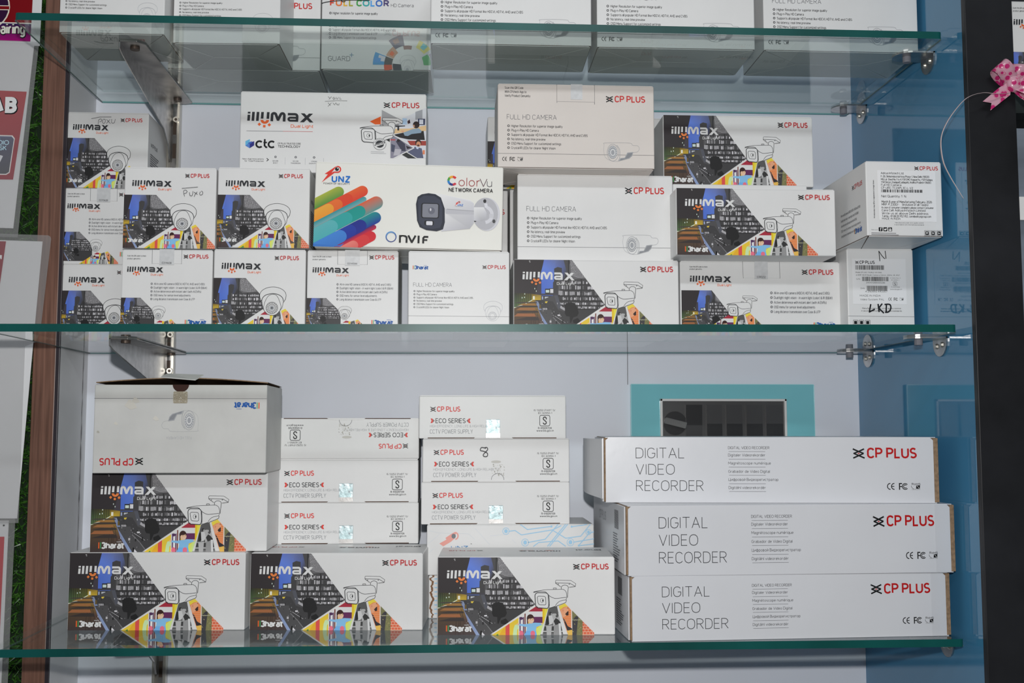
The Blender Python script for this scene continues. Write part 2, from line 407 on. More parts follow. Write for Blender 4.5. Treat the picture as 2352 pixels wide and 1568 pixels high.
class Print:
    DZ = 0.00003
    def __init__(s, x0, y0, W, H, w, h, base=0.00025):
        s.x0, s.y0, s.W, s.H, s.w, s.h, s.base = x0, y0, W, H, w, h, base
        s.V, s.F, s.C = [], [], []
        s.k = 0
        s.j = 0
        s.map = (0, 0, 1, 1)
        s.clip = None
        s.rot = False
    def fr(s, ox=0, oy=0, sx=1, sy=None):
        s.map = (ox, oy, sx, sx if sy is None else sy)
    def up(s):
        s.k += 1
    def poly(s, pts, col):
        m = s.map
        pts = [(m[0] + p[0] * m[2], m[1] + p[1] * m[3]) for p in pts]
        s._raw(pts, col)
    def _raw(s, pts, col):
        cols = list(col) if isinstance(col[0], (tuple, list)) else [col] * len(pts)
        X1, Y1 = s.x0 + s.W, s.y0 + s.H
        cl = [(s.x0, s.y0), (X1, s.y0), (X1, Y1), (s.x0, Y1)]
        for c in ((s.clip, cl) if s.clip else (cl,)):
            n = len(c)
            if c is cl and all(s.x0 <= p[0] <= X1 and s.y0 <= p[1] <= Y1 for p in pts):
                continue
            for i in range(n):
                if len(pts) < 3:
                    return
                a, b = c[i], c[(i + 1) % n]
                pts, cols = _clip_half(pts, cols, a[0], a[1], b[0], b[1])
        if len(pts) < 3:
            return
        i0 = len(s.V)
        s.j = (s.j + 1) % 18
        o = s.base + s.k * s.DZ + s.j * 1.4e-6      # inks lie one on another, never in one plane
        for p in pts:
            u = (p[0] - s.x0) / s.W * s.w - s.w / 2
            v = s.h - (p[1] - s.y0) / s.H * s.h
            if s.rot:
                u, v = -u, s.h - v
            s.V.append((u, v, o))
        A = sum(pts[i][0] * pts[(i + 1) % len(pts)][1] - pts[(i + 1) % len(pts)][0] * pts[i][1] for i in range(len(pts)))
        idx = list(range(i0, i0 + len(pts)))
        if A > 0:
            idx.reverse(); cols = cols[::-1]
        s.F.append(idx)
        s.C.extend(cols)
    def rect(s, x0, y0, x1, y1, col):
        s.poly([(x0, y0), (x1, y0), (x1, y1), (x0, y1)], col)
    def ell(s, cx, cy, rx, ry, col, n=18, a0=0, a1=360):
        s.poly([(cx + rx * math.cos(math.radians(a0 + (a1 - a0) * i / n)), cy + ry * math.sin(math.radians(a0 + (a1 - a0) * i / n))) for i in range(n if a1 - a0 == 360 else n + 1)], col)
    def rrect(s, x0, y0, x1, y1, r, col):
        s.poly(rr_pts(x0, y0, x1, y1, r), col)
    def stroke(s, pts, w, col, closed=False):
        m = s.map
        pts = [(m[0] + p[0] * m[2], m[1] + p[1] * m[3]) for p in pts]
        s._stroke(pts, w * abs(m[2]), col, closed)
    def _stroke(s, pts, w, col, closed=False):
        if closed:
            m_ = len(pts)
            for i in range(m_):
                a, b, c = pts[i - 1], pts[i], pts[(i + 1) % m_]
                u, v = (b[0] - a[0], b[1] - a[1]), (c[0] - b[0], c[1] - b[1])
                if u[0] * v[0] + u[1] * v[1] < -0.35 * math.hypot(*u) * math.hypot(*v):
                    pts = list(pts[i:]) + list(pts[:i + 1]); closed = False
                    break
        for i in range(1, len(pts) - 1):           # a hairpin corner: two strokes instead of one
            ax, ay = pts[i][0] - pts[i - 1][0], pts[i][1] - pts[i - 1][1]
            bx, by = pts[i + 1][0] - pts[i][0], pts[i + 1][1] - pts[i][1]
            da, db = math.hypot(ax, ay), math.hypot(bx, by)
            if da > w * 0.5 and db > w * 0.5 and ax * bx + ay * by < -0.35 * da * db:
                e = w * 0.25
                s._stroke(pts[:i] + [(pts[i][0] + ax / da * e, pts[i][1] + ay / da * e)], w, col)
                s._stroke([(pts[i][0] - bx / db * e, pts[i][1] - by / db * e)] + pts[i + 1:], w, col)
                return
        q = [pts[0]]
        for p in pts[1:]:
            if abs(p[0] - q[-1][0]) + abs(p[1] - q[-1][1]) > 1e-6:
                q.append(p)
        if len(q) < 2:
            return
        if closed and abs(q[0][0] - q[-1][0]) + abs(q[0][1] - q[-1][1]) < 1e-6:
            q.pop()
        n = len(q)
        if n < 2:
            return
        if not closed and n > 2 and abs(q[0][0] - q[-1][0]) + abs(q[0][1] - q[-1][1]) < w * 0.2:
            u, v = (q[1][0] - q[0][0], q[1][1] - q[0][1]), (q[-1][0] - q[-2][0], q[-1][1] - q[-2][1])
            if u[0] * v[0] + u[1] * v[1] > -0.35 * math.hypot(*u) * math.hypot(*v):
                closed = True; q.pop(); n -= 1
        L, R = [], []
        for i in range(n):
            def nrm(a, b):
                dx, dy = b[0] - a[0], b[1] - a[1]
                d = math.hypot(dx, dy) or 1e-9
                return (-dy / d, dx / d)
            if closed or 0 < i < n - 1:
                a = nrm(q[i - 1], q[i]); b = nrm(q[i], q[(i + 1) % n])
                mx, my = a[0] + b[0], a[1] + b[1]
                d2 = mx * mx + my * my
                if d2 < 0.35:
                    mx, my = b; k = 1.0
                else:
                    k = 2.0 / d2
                    k = min(k, 1.35)
                nx, ny = mx * k, my * k
            else:
                nx, ny = nrm(q[0], q[1]) if i == 0 else nrm(q[-2], q[-1])
            L.append((q[i][0] + nx * w / 2, q[i][1] + ny * w / 2))
            R.append((q[i][0] - nx * w / 2, q[i][1] - ny * w / 2))
        for i in range(n if closed else n - 1):
            j = (i + 1) % n
            s._raw([L[i], L[j], R[j], R[i]], col)
    def text(s, t, x, y, cap, col, wt=1.0, width=None, gap=2.0, cx=None, slant=0.0, sp=3.2):
        """baseline at y; cap height in current units; wt is the stroke width in tenths of cap"""
        adv, items = 0.0, []
        for ch in t:
            if ch == ' ':
                adv += sp; continue
            w, st = glyph(ch)
            items.append((adv, st))
            adv += w + gap
        adv -= gap
        ky = cap / 10.0
        kx = ky if width is None else width / max(adv, 0.1)
        if cx is not None:
            x = cx - adv * kx / 2
        m = s.map
        for ax, st in items:
            for pts in st:
                P = [(m[0] + (x + (ax + p[0]) * kx + slant * p[1] * ky) * m[2], m[1] + (y - p[1] * ky) * m[3]) for p in pts]
                s._stroke(P, wt * ky * abs(m[2]) * (1.0 if kx >= ky * 0.8 else 0.85), col)
    def mesh(s, name, plane='front', d=0.0):
        V = []
        for u, v, o in s.V:
            if plane == 'front':
                V.append((u, -o, v))
            elif plane == 'top':       # v runs from the back (0) to... the front edge is v = 0
                V.append((u, v, d + o))
            elif plane == 'left':      # u along the depth, front edge at u = +w/2
                V.append((-d - o, s.w / 2 - u, v))
            elif plane == 'right':
                V.append((d + o, u + s.w / 2, v))
            elif plane == 'under':
                V.append((u, v, -o))
        me = bpy.data.meshes.new(name)
        F = s.F if plane not in ('under', ) else [f[::-1] for f in s.F]
        if plane == 'under':
            C, i = [], 0
            for f in s.F:
                C.extend(s.C[i:i + len(f)][::-1]); i += len(f)
        else:
            C = s.C
        me.from_pydata(V, [], F)
        at = me.color_attributes.new('Col', 'FLOAT_COLOR', 'CORNER')
        at.data.foreach_set('color', [q for c in C for q in (*c, 1.0)])
        me.materials.append(M['ink'])
        return me

def rr_pts(x0, y0, x1, y1, r, k=4):
    out = []
    for cx, cy, a in ((x1 - r, y0 + r, -90), (x1 - r, y1 - r, 0), (x0 + r, y1 - r, 90), (x0 + r, y0 + r, 180)):
        for i in range(k + 1):
            t = math.radians(a + 90 * i / k)
            out.append((cx + r * math.cos(t), cy + r * math.sin(t)))
    return out
def arc(cx, cy, rx, ry, a0, a1, n=10):
    return [(cx + rx * math.cos(math.radians(a0 + (a1 - a0) * i / n)), cy + ry * math.sin(math.radians(a0 + (a1 - a0) * i / n))) for i in range(n + 1)]
def curve(pts, n=6):
    """Catmull-Rom through the points"""
    P = [pts[0]] + list(pts) + [pts[-1]]
    out = []
    for i in range(1, len(P) - 2):
        for k in range(n):
            t = k / n
            out.append(tuple(0.5 * ((2 * P[i][c]) + (-P[i - 1][c] + P[i + 1][c]) * t + (2 * P[i - 1][c] - 5 * P[i][c] + 4 * P[i + 1][c] - P[i + 2][c]) * t * t + (-P[i - 1][c] + 3 * P[i][c] - 3 * P[i + 1][c] + P[i + 2][c]) * t ** 3) for c in range(len(pts[0]))))
    out.append(tuple(pts[-1]))
    return out

BLACK = ink(24, 26, 28, 1.0)
DARK = ink(54, 56, 60, 1.0)
MID = ink(96, 98, 104, 1.0)
PALE = ink(168, 170, 174, 1.1)
RED = ink(196, 48, 52, 1.0)
ORANGE = ink(222, 100, 50, 1.1)
WHITE = PAPER
BLUE = ink(40, 92, 165, 1.05)
# ---------------------------------------------------------------- printed marks shared by the cartons
def cpplus(P, x, y, w, red=RED, sym=BLACK):
    """chevron sign and the words CP PLUS; x, y = top left of the sign, w = whole width"""
    k = w / 1710.0
    def q(a, b):
        return (x + (a - 230) * k, y + (b - 180) * k)
    t = 40 * k
    P.stroke([q(232, 195), q(387, 265), q(535, 195)], t, sym)
    P.stroke([q(387, 265), q(522, 315), q(390, 372), q(258, 315)], t * 0.95, sym, closed=True)
    P.stroke([q(240, 440), q(390, 372), q(545, 440)], t, sym)
    P.poly([q(350, 316), q(388, 298), q(426, 316), q(388, 334)], red)
    g = GL['C'], 0
    P.text('CP', x + 405 * k, y + 244 * k, 240 * k, red, 2.0, width=370 * k, gap=2.4)
    P.text('PLUS', x + 918 * k, y + 244 * k, 240 * k, red, 2.0, width=770 * k, gap=2.4)

def illumax(P, x, y, w, col=DARK, sub=ORANGE):
    k = w / 1610.0
    def q(a, b):
        return (x + a * k, y + b * k)
    def bar(xt, xb, y0, y1, wd=64):
        P.poly([q(xt, y0), q(xt + wd, y0), q(xb + wd, y1), q(xb, y1)], col)
    bar(12, 10, 0, 45); bar(8, 0, 75, 230)
    bar(118, 105, 0, 232); bar(228, 214, 0, 232)
    bar(338, 328, 0, 172); bar(476, 468, 0, 174)
    P.poly([q(a, b) for a, b in [(325, 205)] + [(427 + 104 * math.cos(t), 205 + 100 * math.sin(t)) for t in [PI - PI * i / 10 for i in range(11)]] + [(462, 205)] + [(427 + 36 * math.cos(t), 205 + 40 * math.sin(t)) for t in [PI * i / 6 for i in range(7)]]], sub)
    for cx, cy, a in ((297, 318, 45), (417, 366, 3), (538, 328, 45)):
        r = 44
        P.poly([q(cx + r * math.cos(math.radians(a + 45 + 90 * i)), cy + r * math.sin(math.radians(a + 45 + 90 * i))) for i in range(4)], sub)
    P.stroke([q(*p) for p in [(597, 235), (603, 80)] + arc(650, 70, 47, 42, 180, 330, 6) + [(748, 200)] + arc(855, 75, 44, 47, 205, 360, 6) + [(900, 80), (897, 238)]], 66 * k, col)
    P.stroke([q(*p) for p in [(985, 45), (1150, 45)] + arc(1160, 105, 55, 60, 270, 360, 5) + [(1208, 240)]], 62 * k, col)
    P.stroke([q(*p) for p in [(1212, 212), (1050, 212)] + arc(1045, 174, 40, 38, 90, 270, 6) + [(1212, 136)]], 54 * k, col)
    P.poly([q(1300, 18), q(1392, 18), q(1612, 252), q(1520, 252)], col)
    P.poly([q(1500, 22), q(1600, 22), q(1380, 250), q(1280, 250)], col)
    P.text('Dual Light', x + 1068 * k, y + 388 * k, 72 * k, sub if col is not WHITE else WHITE, 1.7, width=540 * k)

def bharat(P, x, y, w, col=BLUE):
    """two bars and the word, x, y = top left, w = width"""
    k = w / 540.0
    P.rect(x, y + 4 * k, x + 24 * k, y + 128 * k, ORANGE)
    P.rect(x + 40 * k, y + 4 * k, x + 58 * k, y + 128 * k, ink(70, 150, 90))
    P.text('3harat', x + 74 * k, y + 122 * k, 108 * k, col, 3.0, width=452 * k, gap=2.0)
    P.poly([(x + 470 * k, y + 20 * k), (x + 540 * k, y + 38 * k), (x + 520 * k, y + 62 * k), (x + 470 * k, y + 42 * k)], col)
    P.text('MADE IN', x + 380 * k, y + 6 * k, 18 * k, col, 1.8, width=100 * k)

FEAT = ['Higher Resolution for superior image quality', 'Plug-n-Play HD Camera', 'Supports all popular HD Format like HDCVI, HDTVI, AHD and CVBS',
        'No latency, real-time preview', 'OSD Menu Support for customized settings', 'Crystal IR LEDs for clearer Night Vision']
FEAT_W = [442, 235, 661, 294, 430, 380]
FEAT2 = ['All-in-one HD camera (HDCVI, HDTVI, AHD and CVBS)', 'Dual light night vision - in warm light (color) & IR (B&W)',
         'Active deterrence with instant alert (with AI DVRs)', 'OSD menu for sensor level adjustments', 'Long distance transmission over Coax & UTP']
FEAT2_W = [447, 467, 417, 324, 362]
def bullets(P, xb, xt, y0, dy, cap, lines, widths, k, col=DARK, wt=1.25):
    for i, (t, w) in enumerate(zip(lines, widths)):
        y = y0 + i * dy
        P.stroke(arc(xb, y - cap * 0.5, cap * 0.42, cap * 0.42, 0, 360, 8), cap * 0.24, col)
        P.text(t, xt, y, cap, col, wt, width=w * k)

def ce_marks(P, x, y, h, col=BLACK, rohs=True):
    """CE and FC marks and the little bin; x, y = top left, h = height"""
    k = h / 175.0
    for cx in (95, 200):
        P.stroke([(x + (cx + 80 + 78 * math.cos(a)) * k, y + (88 + 78 * math.sin(a)) * k) for a in [math.radians(90 + 18 * i) for i in range(11)]], 22 * k, col)
    P.stroke([(x + 205 * k, y + 88 * k), (x + 275 * k, y + 88 * k)], 20 * k, col)
    P.stroke([(x + 480 * k, y + 14 * k), (x + 412 * k, y + 14 * k), (x + 412 * k, y + 176 * k)], 28 * k, col)
    P.stroke([(x + 412 * k, y + 92 * k), (x + 475 * k, y + 92 * k)], 24 * k, col)
    for r, t in ((76, 20), (42, 18)):
        P.stroke([(x + (560 + r * math.cos(a)) * k, y + (90 + r * math.sin(a)) * k) for a in [math.radians(40 + 28 * i) for i in range(11)]], t * k, col)
    if rohs:
        P.text('RoHS', x + 735 * k, y + 50 * k, 48 * k, col, 1.6, width=220 * k)
        P.stroke([(x + (790 + 70 * math.cos(a)) * k, y + (70 + 80 * math.sin(a)) * k) for a in [math.radians(180 - 18 * i) for i in range(6)]], 8 * k, col)
        P.poly([(x + 850 * k, y + 60 * k), (x + 948 * k, y + 60 * k), (x + 938 * k, y + 148 * k), (x + 840 * k, y + 148 * k)], col)
        P.stroke([(x + 866 * k, y + 70 * k), (x + 925 * k, y + 140 * k)], 9 * k, WHITE)
        P.text('COMPLIANT', x + 735 * k, y + 176 * k, 16 * k, col, 1.6, width=220 * k)

def bullet_outline(P, white=True):
    """line drawing of the bullet camera; coordinates of its close-up (see fr)"""
    if white:
        P.poly([(470, 560), (490, 495), (560, 470), (450, 470), (600, 435), (880, 415), (1110, 415), (1180, 470), (1190, 600), (1175, 700), (1140, 730), (960, 790), (790, 840), (740, 850), (560, 835), (490, 770)], WHITE)
        P.poly([(1065, 415), (1065, 360), (1100, 320), (1180, 320), (1225, 370), (1200, 600), (1185, 480), (1110, 412)], WHITE)
        P.poly([(935, 215), (1280, 215), (1395, 290), (1385, 352), (1245, 368), (1050, 358), (935, 275)], WHITE)
        P.up()
    c = DARK
    P.stroke([(935, 225), (950, 210), (1280, 216), (1393, 290), (1382, 352), (1245, 368)], 9, c)
    P.stroke([(935, 225), (936, 275), (1050, 356)], 9, c)
    P.stroke([(936, 270), (1260, 280), (1380, 350)], 11, c)
    P.ell(998, 298, 16, 8, c, 8); P.ell(1246, 300, 18, 9, c, 8)
    P.stroke([(1065, 412), (1068, 362)] + arc(1145, 375, 78, 56, 195, 345, 8) + [(1222, 375), (1203, 600)], 11, c)
    P.stroke(rr_pts(886, 385, 955, 415, 8, 2), 9, c, True)
    P.stroke(curve([(445, 488), (455, 470), (600, 440), (760, 424), (1060, 415), (1110, 420), (1160, 455), (1185, 520), (1188, 605)]), 10, c)
    P.stroke(curve([(448, 484), (540, 465), (690, 470), (745, 505), (800, 565), (880, 608), (960, 620), (1175, 596)]), 11, c)
    P.stroke([(472, 560)] + arc(540, 560, 68, 68, 180, 270, 5) + arc(700, 560, 72, 66, 270, 360, 5) + [(782, 770)] + arc(735, 795, 42, 50, 0, 90, 5) + [(570, 832)] + arc(560, 760, 76, 74, 90, 172, 5), 17, c, True)
    P.stroke([(783, 560), (800, 700), (790, 836), (830, 828), (930, 795)], 10, c)
    P.stroke(curve([(930, 786), (975, 725), (1040, 680), (1170, 655), (1172, 690), (1140, 722), (960, 790)]), 10, c)
    P.stroke([(1188, 605), (1165, 655)], 9, c)
    P.stroke([(524, 610)] + arc(560, 608, 38, 38, 180, 270, 4) + arc(665, 612, 48, 38, 270, 360, 4) + [(718, 730)] + arc(690, 740, 28, 26, 0, 90, 4) + [(590, 762)] + arc(590, 710, 50, 52, 90, 170, 4), 11, c, True)
    P.stroke(arc(628, 667, 35, 48, 0, 360, 14), 7, c)
    P.ell(648, 668, 12, 28, BLACK, 8)

def dome_outline(P, white=True, col=DARK, wt=1.0, fill=True):
    """line drawing of the dome camera; coordinates of its close-up"""
    if white:
        P.poly(arc(1040, 862, 227, 135, 180, 360, 16) + [(1262, 930), (1222, 990), (1215, 1060), (1165, 1120), (1100, 1185), (1030, 1197), (950, 1180), (890, 1110), (860, 1000), (845, 965), (815, 900)], WHITE)
        P.up()
    P.stroke(arc(1042, 868, 227, 138, 178, 362, 18) + [(1262, 925), (1222, 985)], 8 * wt, col)
    P.stroke([(815, 872), (822, 920), (850, 965)], 8 * wt, col)
    P.stroke(curve([(850, 968), (870, 905), (930, 860), (1040, 840), (1140, 858), (1205, 905), (1225, 965)]), 11 * wt, col)
    P.stroke(curve([(855, 965), (868, 1060), (892, 1112), (955, 1175), (1030, 1196), (1105, 1180), (1165, 1118), (1205, 1060), (1224, 970)]), 7 * wt, col)
    P.stroke(curve([(892, 1110), (888, 1050), (905, 980), (950, 895), (1010, 856), (1080, 856), (1130, 905), (1170, 1000), (1185, 1060), (1165, 1118)]), 7 * wt, col)
    P.stroke(arc(1027, 1075, 100, 95, 0, 360, 24), 8 * wt, col)
    for i in range(18):
        a = 2 * PI * i / 18
        P.ell(1027 + 82 * math.cos(a), 1075 + 78 * math.sin(a), 9, 9, col, 6)
    P.stroke(arc(1027, 1075, 60, 57, 0, 360, 16), 8 * wt, col)
    if fill:
        P.ell(1027, 1075, 44, 42, PALE, 14)
        P.ell(1027, 1075, 20, 19, MID, 10)

def bullet_grey(P, k=1.0, col=None):
    """grey drawing of the round bullet camera, close-up coordinates of the FULL HD box"""
    c = col or ink(150, 152, 156)
    P.stroke(curve([(1262, 715), (1275, 704), (1480, 702), (1512, 722), (1556, 726), (1569, 752), (1552, 778), (1512, 786)]), 2.4 * k, c)
    P.stroke(curve([(1262, 715), (1258, 770), (1272, 830), (1330, 862), (1385, 864)]), 2.0 * k, c)
    P.stroke(arc(1338, 788, 50, 74, 0, 360, 22), 3.5, c)
    P.stroke(curve([(1372, 722), (1396, 760), (1398, 820), (1385, 862)]), 4, c)
    P.ell(1336, 785, 41, 58, c, 20)
    P.up()
    for i in range(16):
        a = 2 * PI * i / 16
        P.ell(1336 + 33 * math.cos(a), 785 + 47 * math.sin(a), 4, 5, WHITE, 6)
    P.ell(1337, 787, 23, 31, WHITE, 14)
    P.up()
    P.ell(1337, 787, 16, 23, c, 12)
    P.poly([(1402, 836), (1440, 832), (1464, 787), (1516, 781), (1506, 815), (1482, 838), (1386, 864)], c)
    P.up()
    P.poly([(1408, 842), (1444, 838), (1470, 794), (1508, 788), (1500, 811), (1478, 832), (1400, 857)], ink(128, 130, 134))

# ---------------------------------------------------------------- the night street and the three pictures on the illumax boxes
def city(P, seed=1, dark=1.0):
    rnd = random.Random(seed)
    dk = 0.78
    def ink(r, g_, b, k=0):
        q = dk if max(r, g_, b) < 150 else 1.0
        return globals()['ink'](r * q, g_ * q, b * q)
    g = lambda v: ink(v, v * 0.99, v * 1.01)
    P.rect(-160, -130, 2100, 1620, g(74))
    P.up()
    P.poly([(-160, -130), (560, -130), (500, 60), (440, 300), (330, 670), (-160, 670)], ink(66, 61, 63))
    P.poly([(548, -130), (820, -130), (775, 200), (745, 700), (480, 700), (480, 480), (436, 320), (505, 60)], [ink(92, 108, 180), ink(98, 108, 150), ink(92, 118, 195), ink(82, 112, 190), ink(75, 102, 190), ink(75, 105, 190), ink(85, 115, 200), ink(95, 124, 206)])
    P.poly([(818, -130), (1180, -130), (1130, 40), (990, 340), (760, 420), (775, 200)], [ink(98, 108, 150), ink(98, 98, 102), ink(92, 92, 96), ink(88, 88, 94), ink(84, 96, 140), ink(92, 112, 180)])
    P.poly([(436, 330), (480, 330), (480, 700), (345, 690)], ink(84, 78, 88))
    P.poly([(980, -130), (1300, -130), (2100, 560), (2100, 1000), (860, 900), (860, 420), (1100, 340)], g(92))
    P.poly([(740, 700), (2100, 700), (2100, 1620), (560, 1620), (470, 1000), (470, 720)], g(80))
    P.poly([(-160, 975), (280, 795), (350, 800), (520, 1250), (740, 1620), (-160, 1620)], [ink(110, 85, 60), ink(150, 120, 50), ink(120, 100, 70), ink(110, 85, 75), ink(78, 72, 76), ink(74, 66, 68)])
    P.poly([(-160, 640), (280, 660), (285, 790), (-160, 975)], [ink(52, 56, 52), ink(110, 100, 50), ink(120, 120, 60), ink(95, 130, 85)])
    P.up()
    P.poly([(265, 660), (475, 690), (470, 800), (270, 800)], [ink(120, 96, 46), ink(150, 125, 55), ink(178, 150, 50), ink(190, 160, 50)])
    for i, (y0, y1, v) in enumerate(((845, 870, 88), (925, 960, 80), (1040, 1080, 76), (1180, 1250, 74))):
        P.poly([(-40 + 60 * i, y0), (372 + 12 * i, y0), (392 + 14 * i, y1), (-140, y1)], ink(v, v * 0.88, v * 0.85))
    for i, (y0, y1) in enumerate(((880, 915), (975, 1025), (1100, 1165))):
        P.poly([(60 - 60 * i, y0), (330, y0), (350, y1), (-60 - 40 * i, y1)], ink(150, 108 - 6 * i, 62))
    P.poly([(345, 830), (405, 830), (560, 1180), (790, 1620), (720, 1620), (500, 1250)], [ink(120, 130, 160), ink(130, 140, 160), ink(120, 140, 185), ink(140, 155, 190), ink(140, 155, 185), ink(115, 130, 170)])
    P.stroke([(-160, 980), (100, 895), (285, 792)], 16, ink(205, 222, 190))
    for i in range(9):
        x = -130 + i * 45
        P.rect(x, 650, x + 6, 950 - i * 18, ink(40, 46, 40))
    for x, y in ((45, 750), (100, 740), (105, 665), (330, 545), (365, 600)):
        P.rect(x - 8, y - 14, x + 8, y + 14, ink(200, 220, 205))
    P.poly([(288, 712), (332, 712), (332, 790), (288, 790)], ink(222, 216, 200))
    P.poly([(375, 735), (402, 735), (402, 775), (378, 775)], ink(40, 30, 20))
    for x in (250, 310, 345, 420):
        P.stroke([(330 + (x - 330) * 0.35, 1010), (x, 1260), (x - 10, 1580)], 7, ink(58, 44, 40))
    # tower and low kiosks
    P.poly([(770, 95), (850, 58), (948, 80), (948, 190), (880, 380), (880, 690), (738, 690), (745, 400), (770, 380)], g(84))
    P.rect(565, 545, 668, 690, g(62)); P.rect(665, 535, 760, 660, g(70))
    P.rect(470, 655, 880, 690, ink(86, 84, 92))
    P.up()
    P.rect(580, 572, 658, 632, ink(190, 205, 198)); P.rect(680, 552, 750, 640, ink(205, 205, 208))
    P.rect(556, 725, 640, 790, ink(178, 182, 186)); P.rect(490, 718, 520, 790, ink(150, 160, 190))
    # curved glass front with its dot grid, then floors of lit windows
    P.poly([(1112, 10), (1180, -130), (1420, -130), (2000, 330), (1800, 300), (1476, 300), (1230, 330), (1112, 250)], g(126))
    P.up()
    for r in range(13):
        for c in range(16):
            x = 1128 + c * 30 + r * 4
            y = -110 + r * 31 - (c - 6) * (c - 6) * 0.8 + c * 4
            if -125 < y < 318 - (x - 1230) * 0.05:
                P.rect(x, y, x + 15, y + 14, g(rnd.uniform(165, 205)))
    for r, (y0, y1) in enumerate(((360, 440), (465, 560), (600, 690), (722, 800), (838, 905), (930, 985))):
        x = 875 + r * 6
        while x < 2000:
            w = rnd.uniform(8, 34)
            yy = y0 + rnd.uniform(0, (y1 - y0) * 0.35)
            P.rect(x, yy, x + w, y1 - rnd.uniform(0, 12), g(rnd.choice((80, 100, 125, 150, 165, 185, 205))))
            x += w + rnd.uniform(3, 12)
        P.rect(860, y1 + 2, 2100, y1 + 22, g(62))
    P.up()
    P.rect(1086, -130, 1116, 905, g(66)); P.rect(1372, 330, 1400, 970, g(66))
    P.rect(860, 340, 905, 660, g(110)); P.rect(868, 590, 960, 680, g(150))
    # square with steps, people, street furniture
    P.poly([(470, 800), (760, 690), (830, 690), (920, 900), (1010, 1060), (860, 1020), (740, 830)], g(96))
    P.poly([(770, 690), (850, 690), (930, 960), (860, 1000)], ink(104, 106, 116))
    P.poly([(420, 1020), (700, 1010), (780, 1190), (1060, 1500), (980, 1620), (800, 1620)], g(96))
    P.up()
    P.stroke([(740, 1180), (900, 1330), (1080, 1560)], 16, g(148)); P.stroke([(780, 1150), (1020, 1300)], 9, g(170))
    P.poly([(910, 925), (1030, 985), (1020, 1040), (905, 975)], g(160))
    for i in range(6):
        P.rect(510 + i * 18, 975, 520 + i * 18, 1015, g(185))
    for i in range(46):
        x, y = rnd.uniform(440, 1080), rnd.uniform(820, 1440)
        v = rnd.choice((38, 45, 60, 150, 185, 205))
        s = rnd.uniform(5, 12)
        P.rect(x, y, x + s, y + s * rnd.uniform(1.5, 3), g(v))
    P.poly([(560, 830), (625, 825), (600, 868), (566, 862)], ink(205, 180, 70))
    P.rect(430, 900, 470, 990, ink(125, 105, 60)); P.rect(845, 1118, 905, 1150, g(200))
    P.rect(665, 1250, 705, 1300, g(175)); P.rect(805, 1265, 835, 1320, g(50)); P.rect(950, 1230, 975, 1310, g(38))
    P.poly([(765, 1450), (795, 1450), (800, 1620), (755, 1620)], g(34)); P.poly([(800, 1480), (880, 1560), (870, 1590), (790, 1530)], g(205))
    P.up()
    P.poly([(1010, 1000), (1005, 900), (1060, 865), (1150, 845), (1235, 860), (1290, 960), (1325, 1080), (1290, 1150), (1200, 1180), (1150, 1300), (1125, 1300), (1120, 1160), (1040, 1150), (1010, 1090)], g(48))
    P.poly([(1190, 1240), (1300, 1190), (1360, 1260), (1320, 1330), (1200, 1300)], g(44))
    P.up()

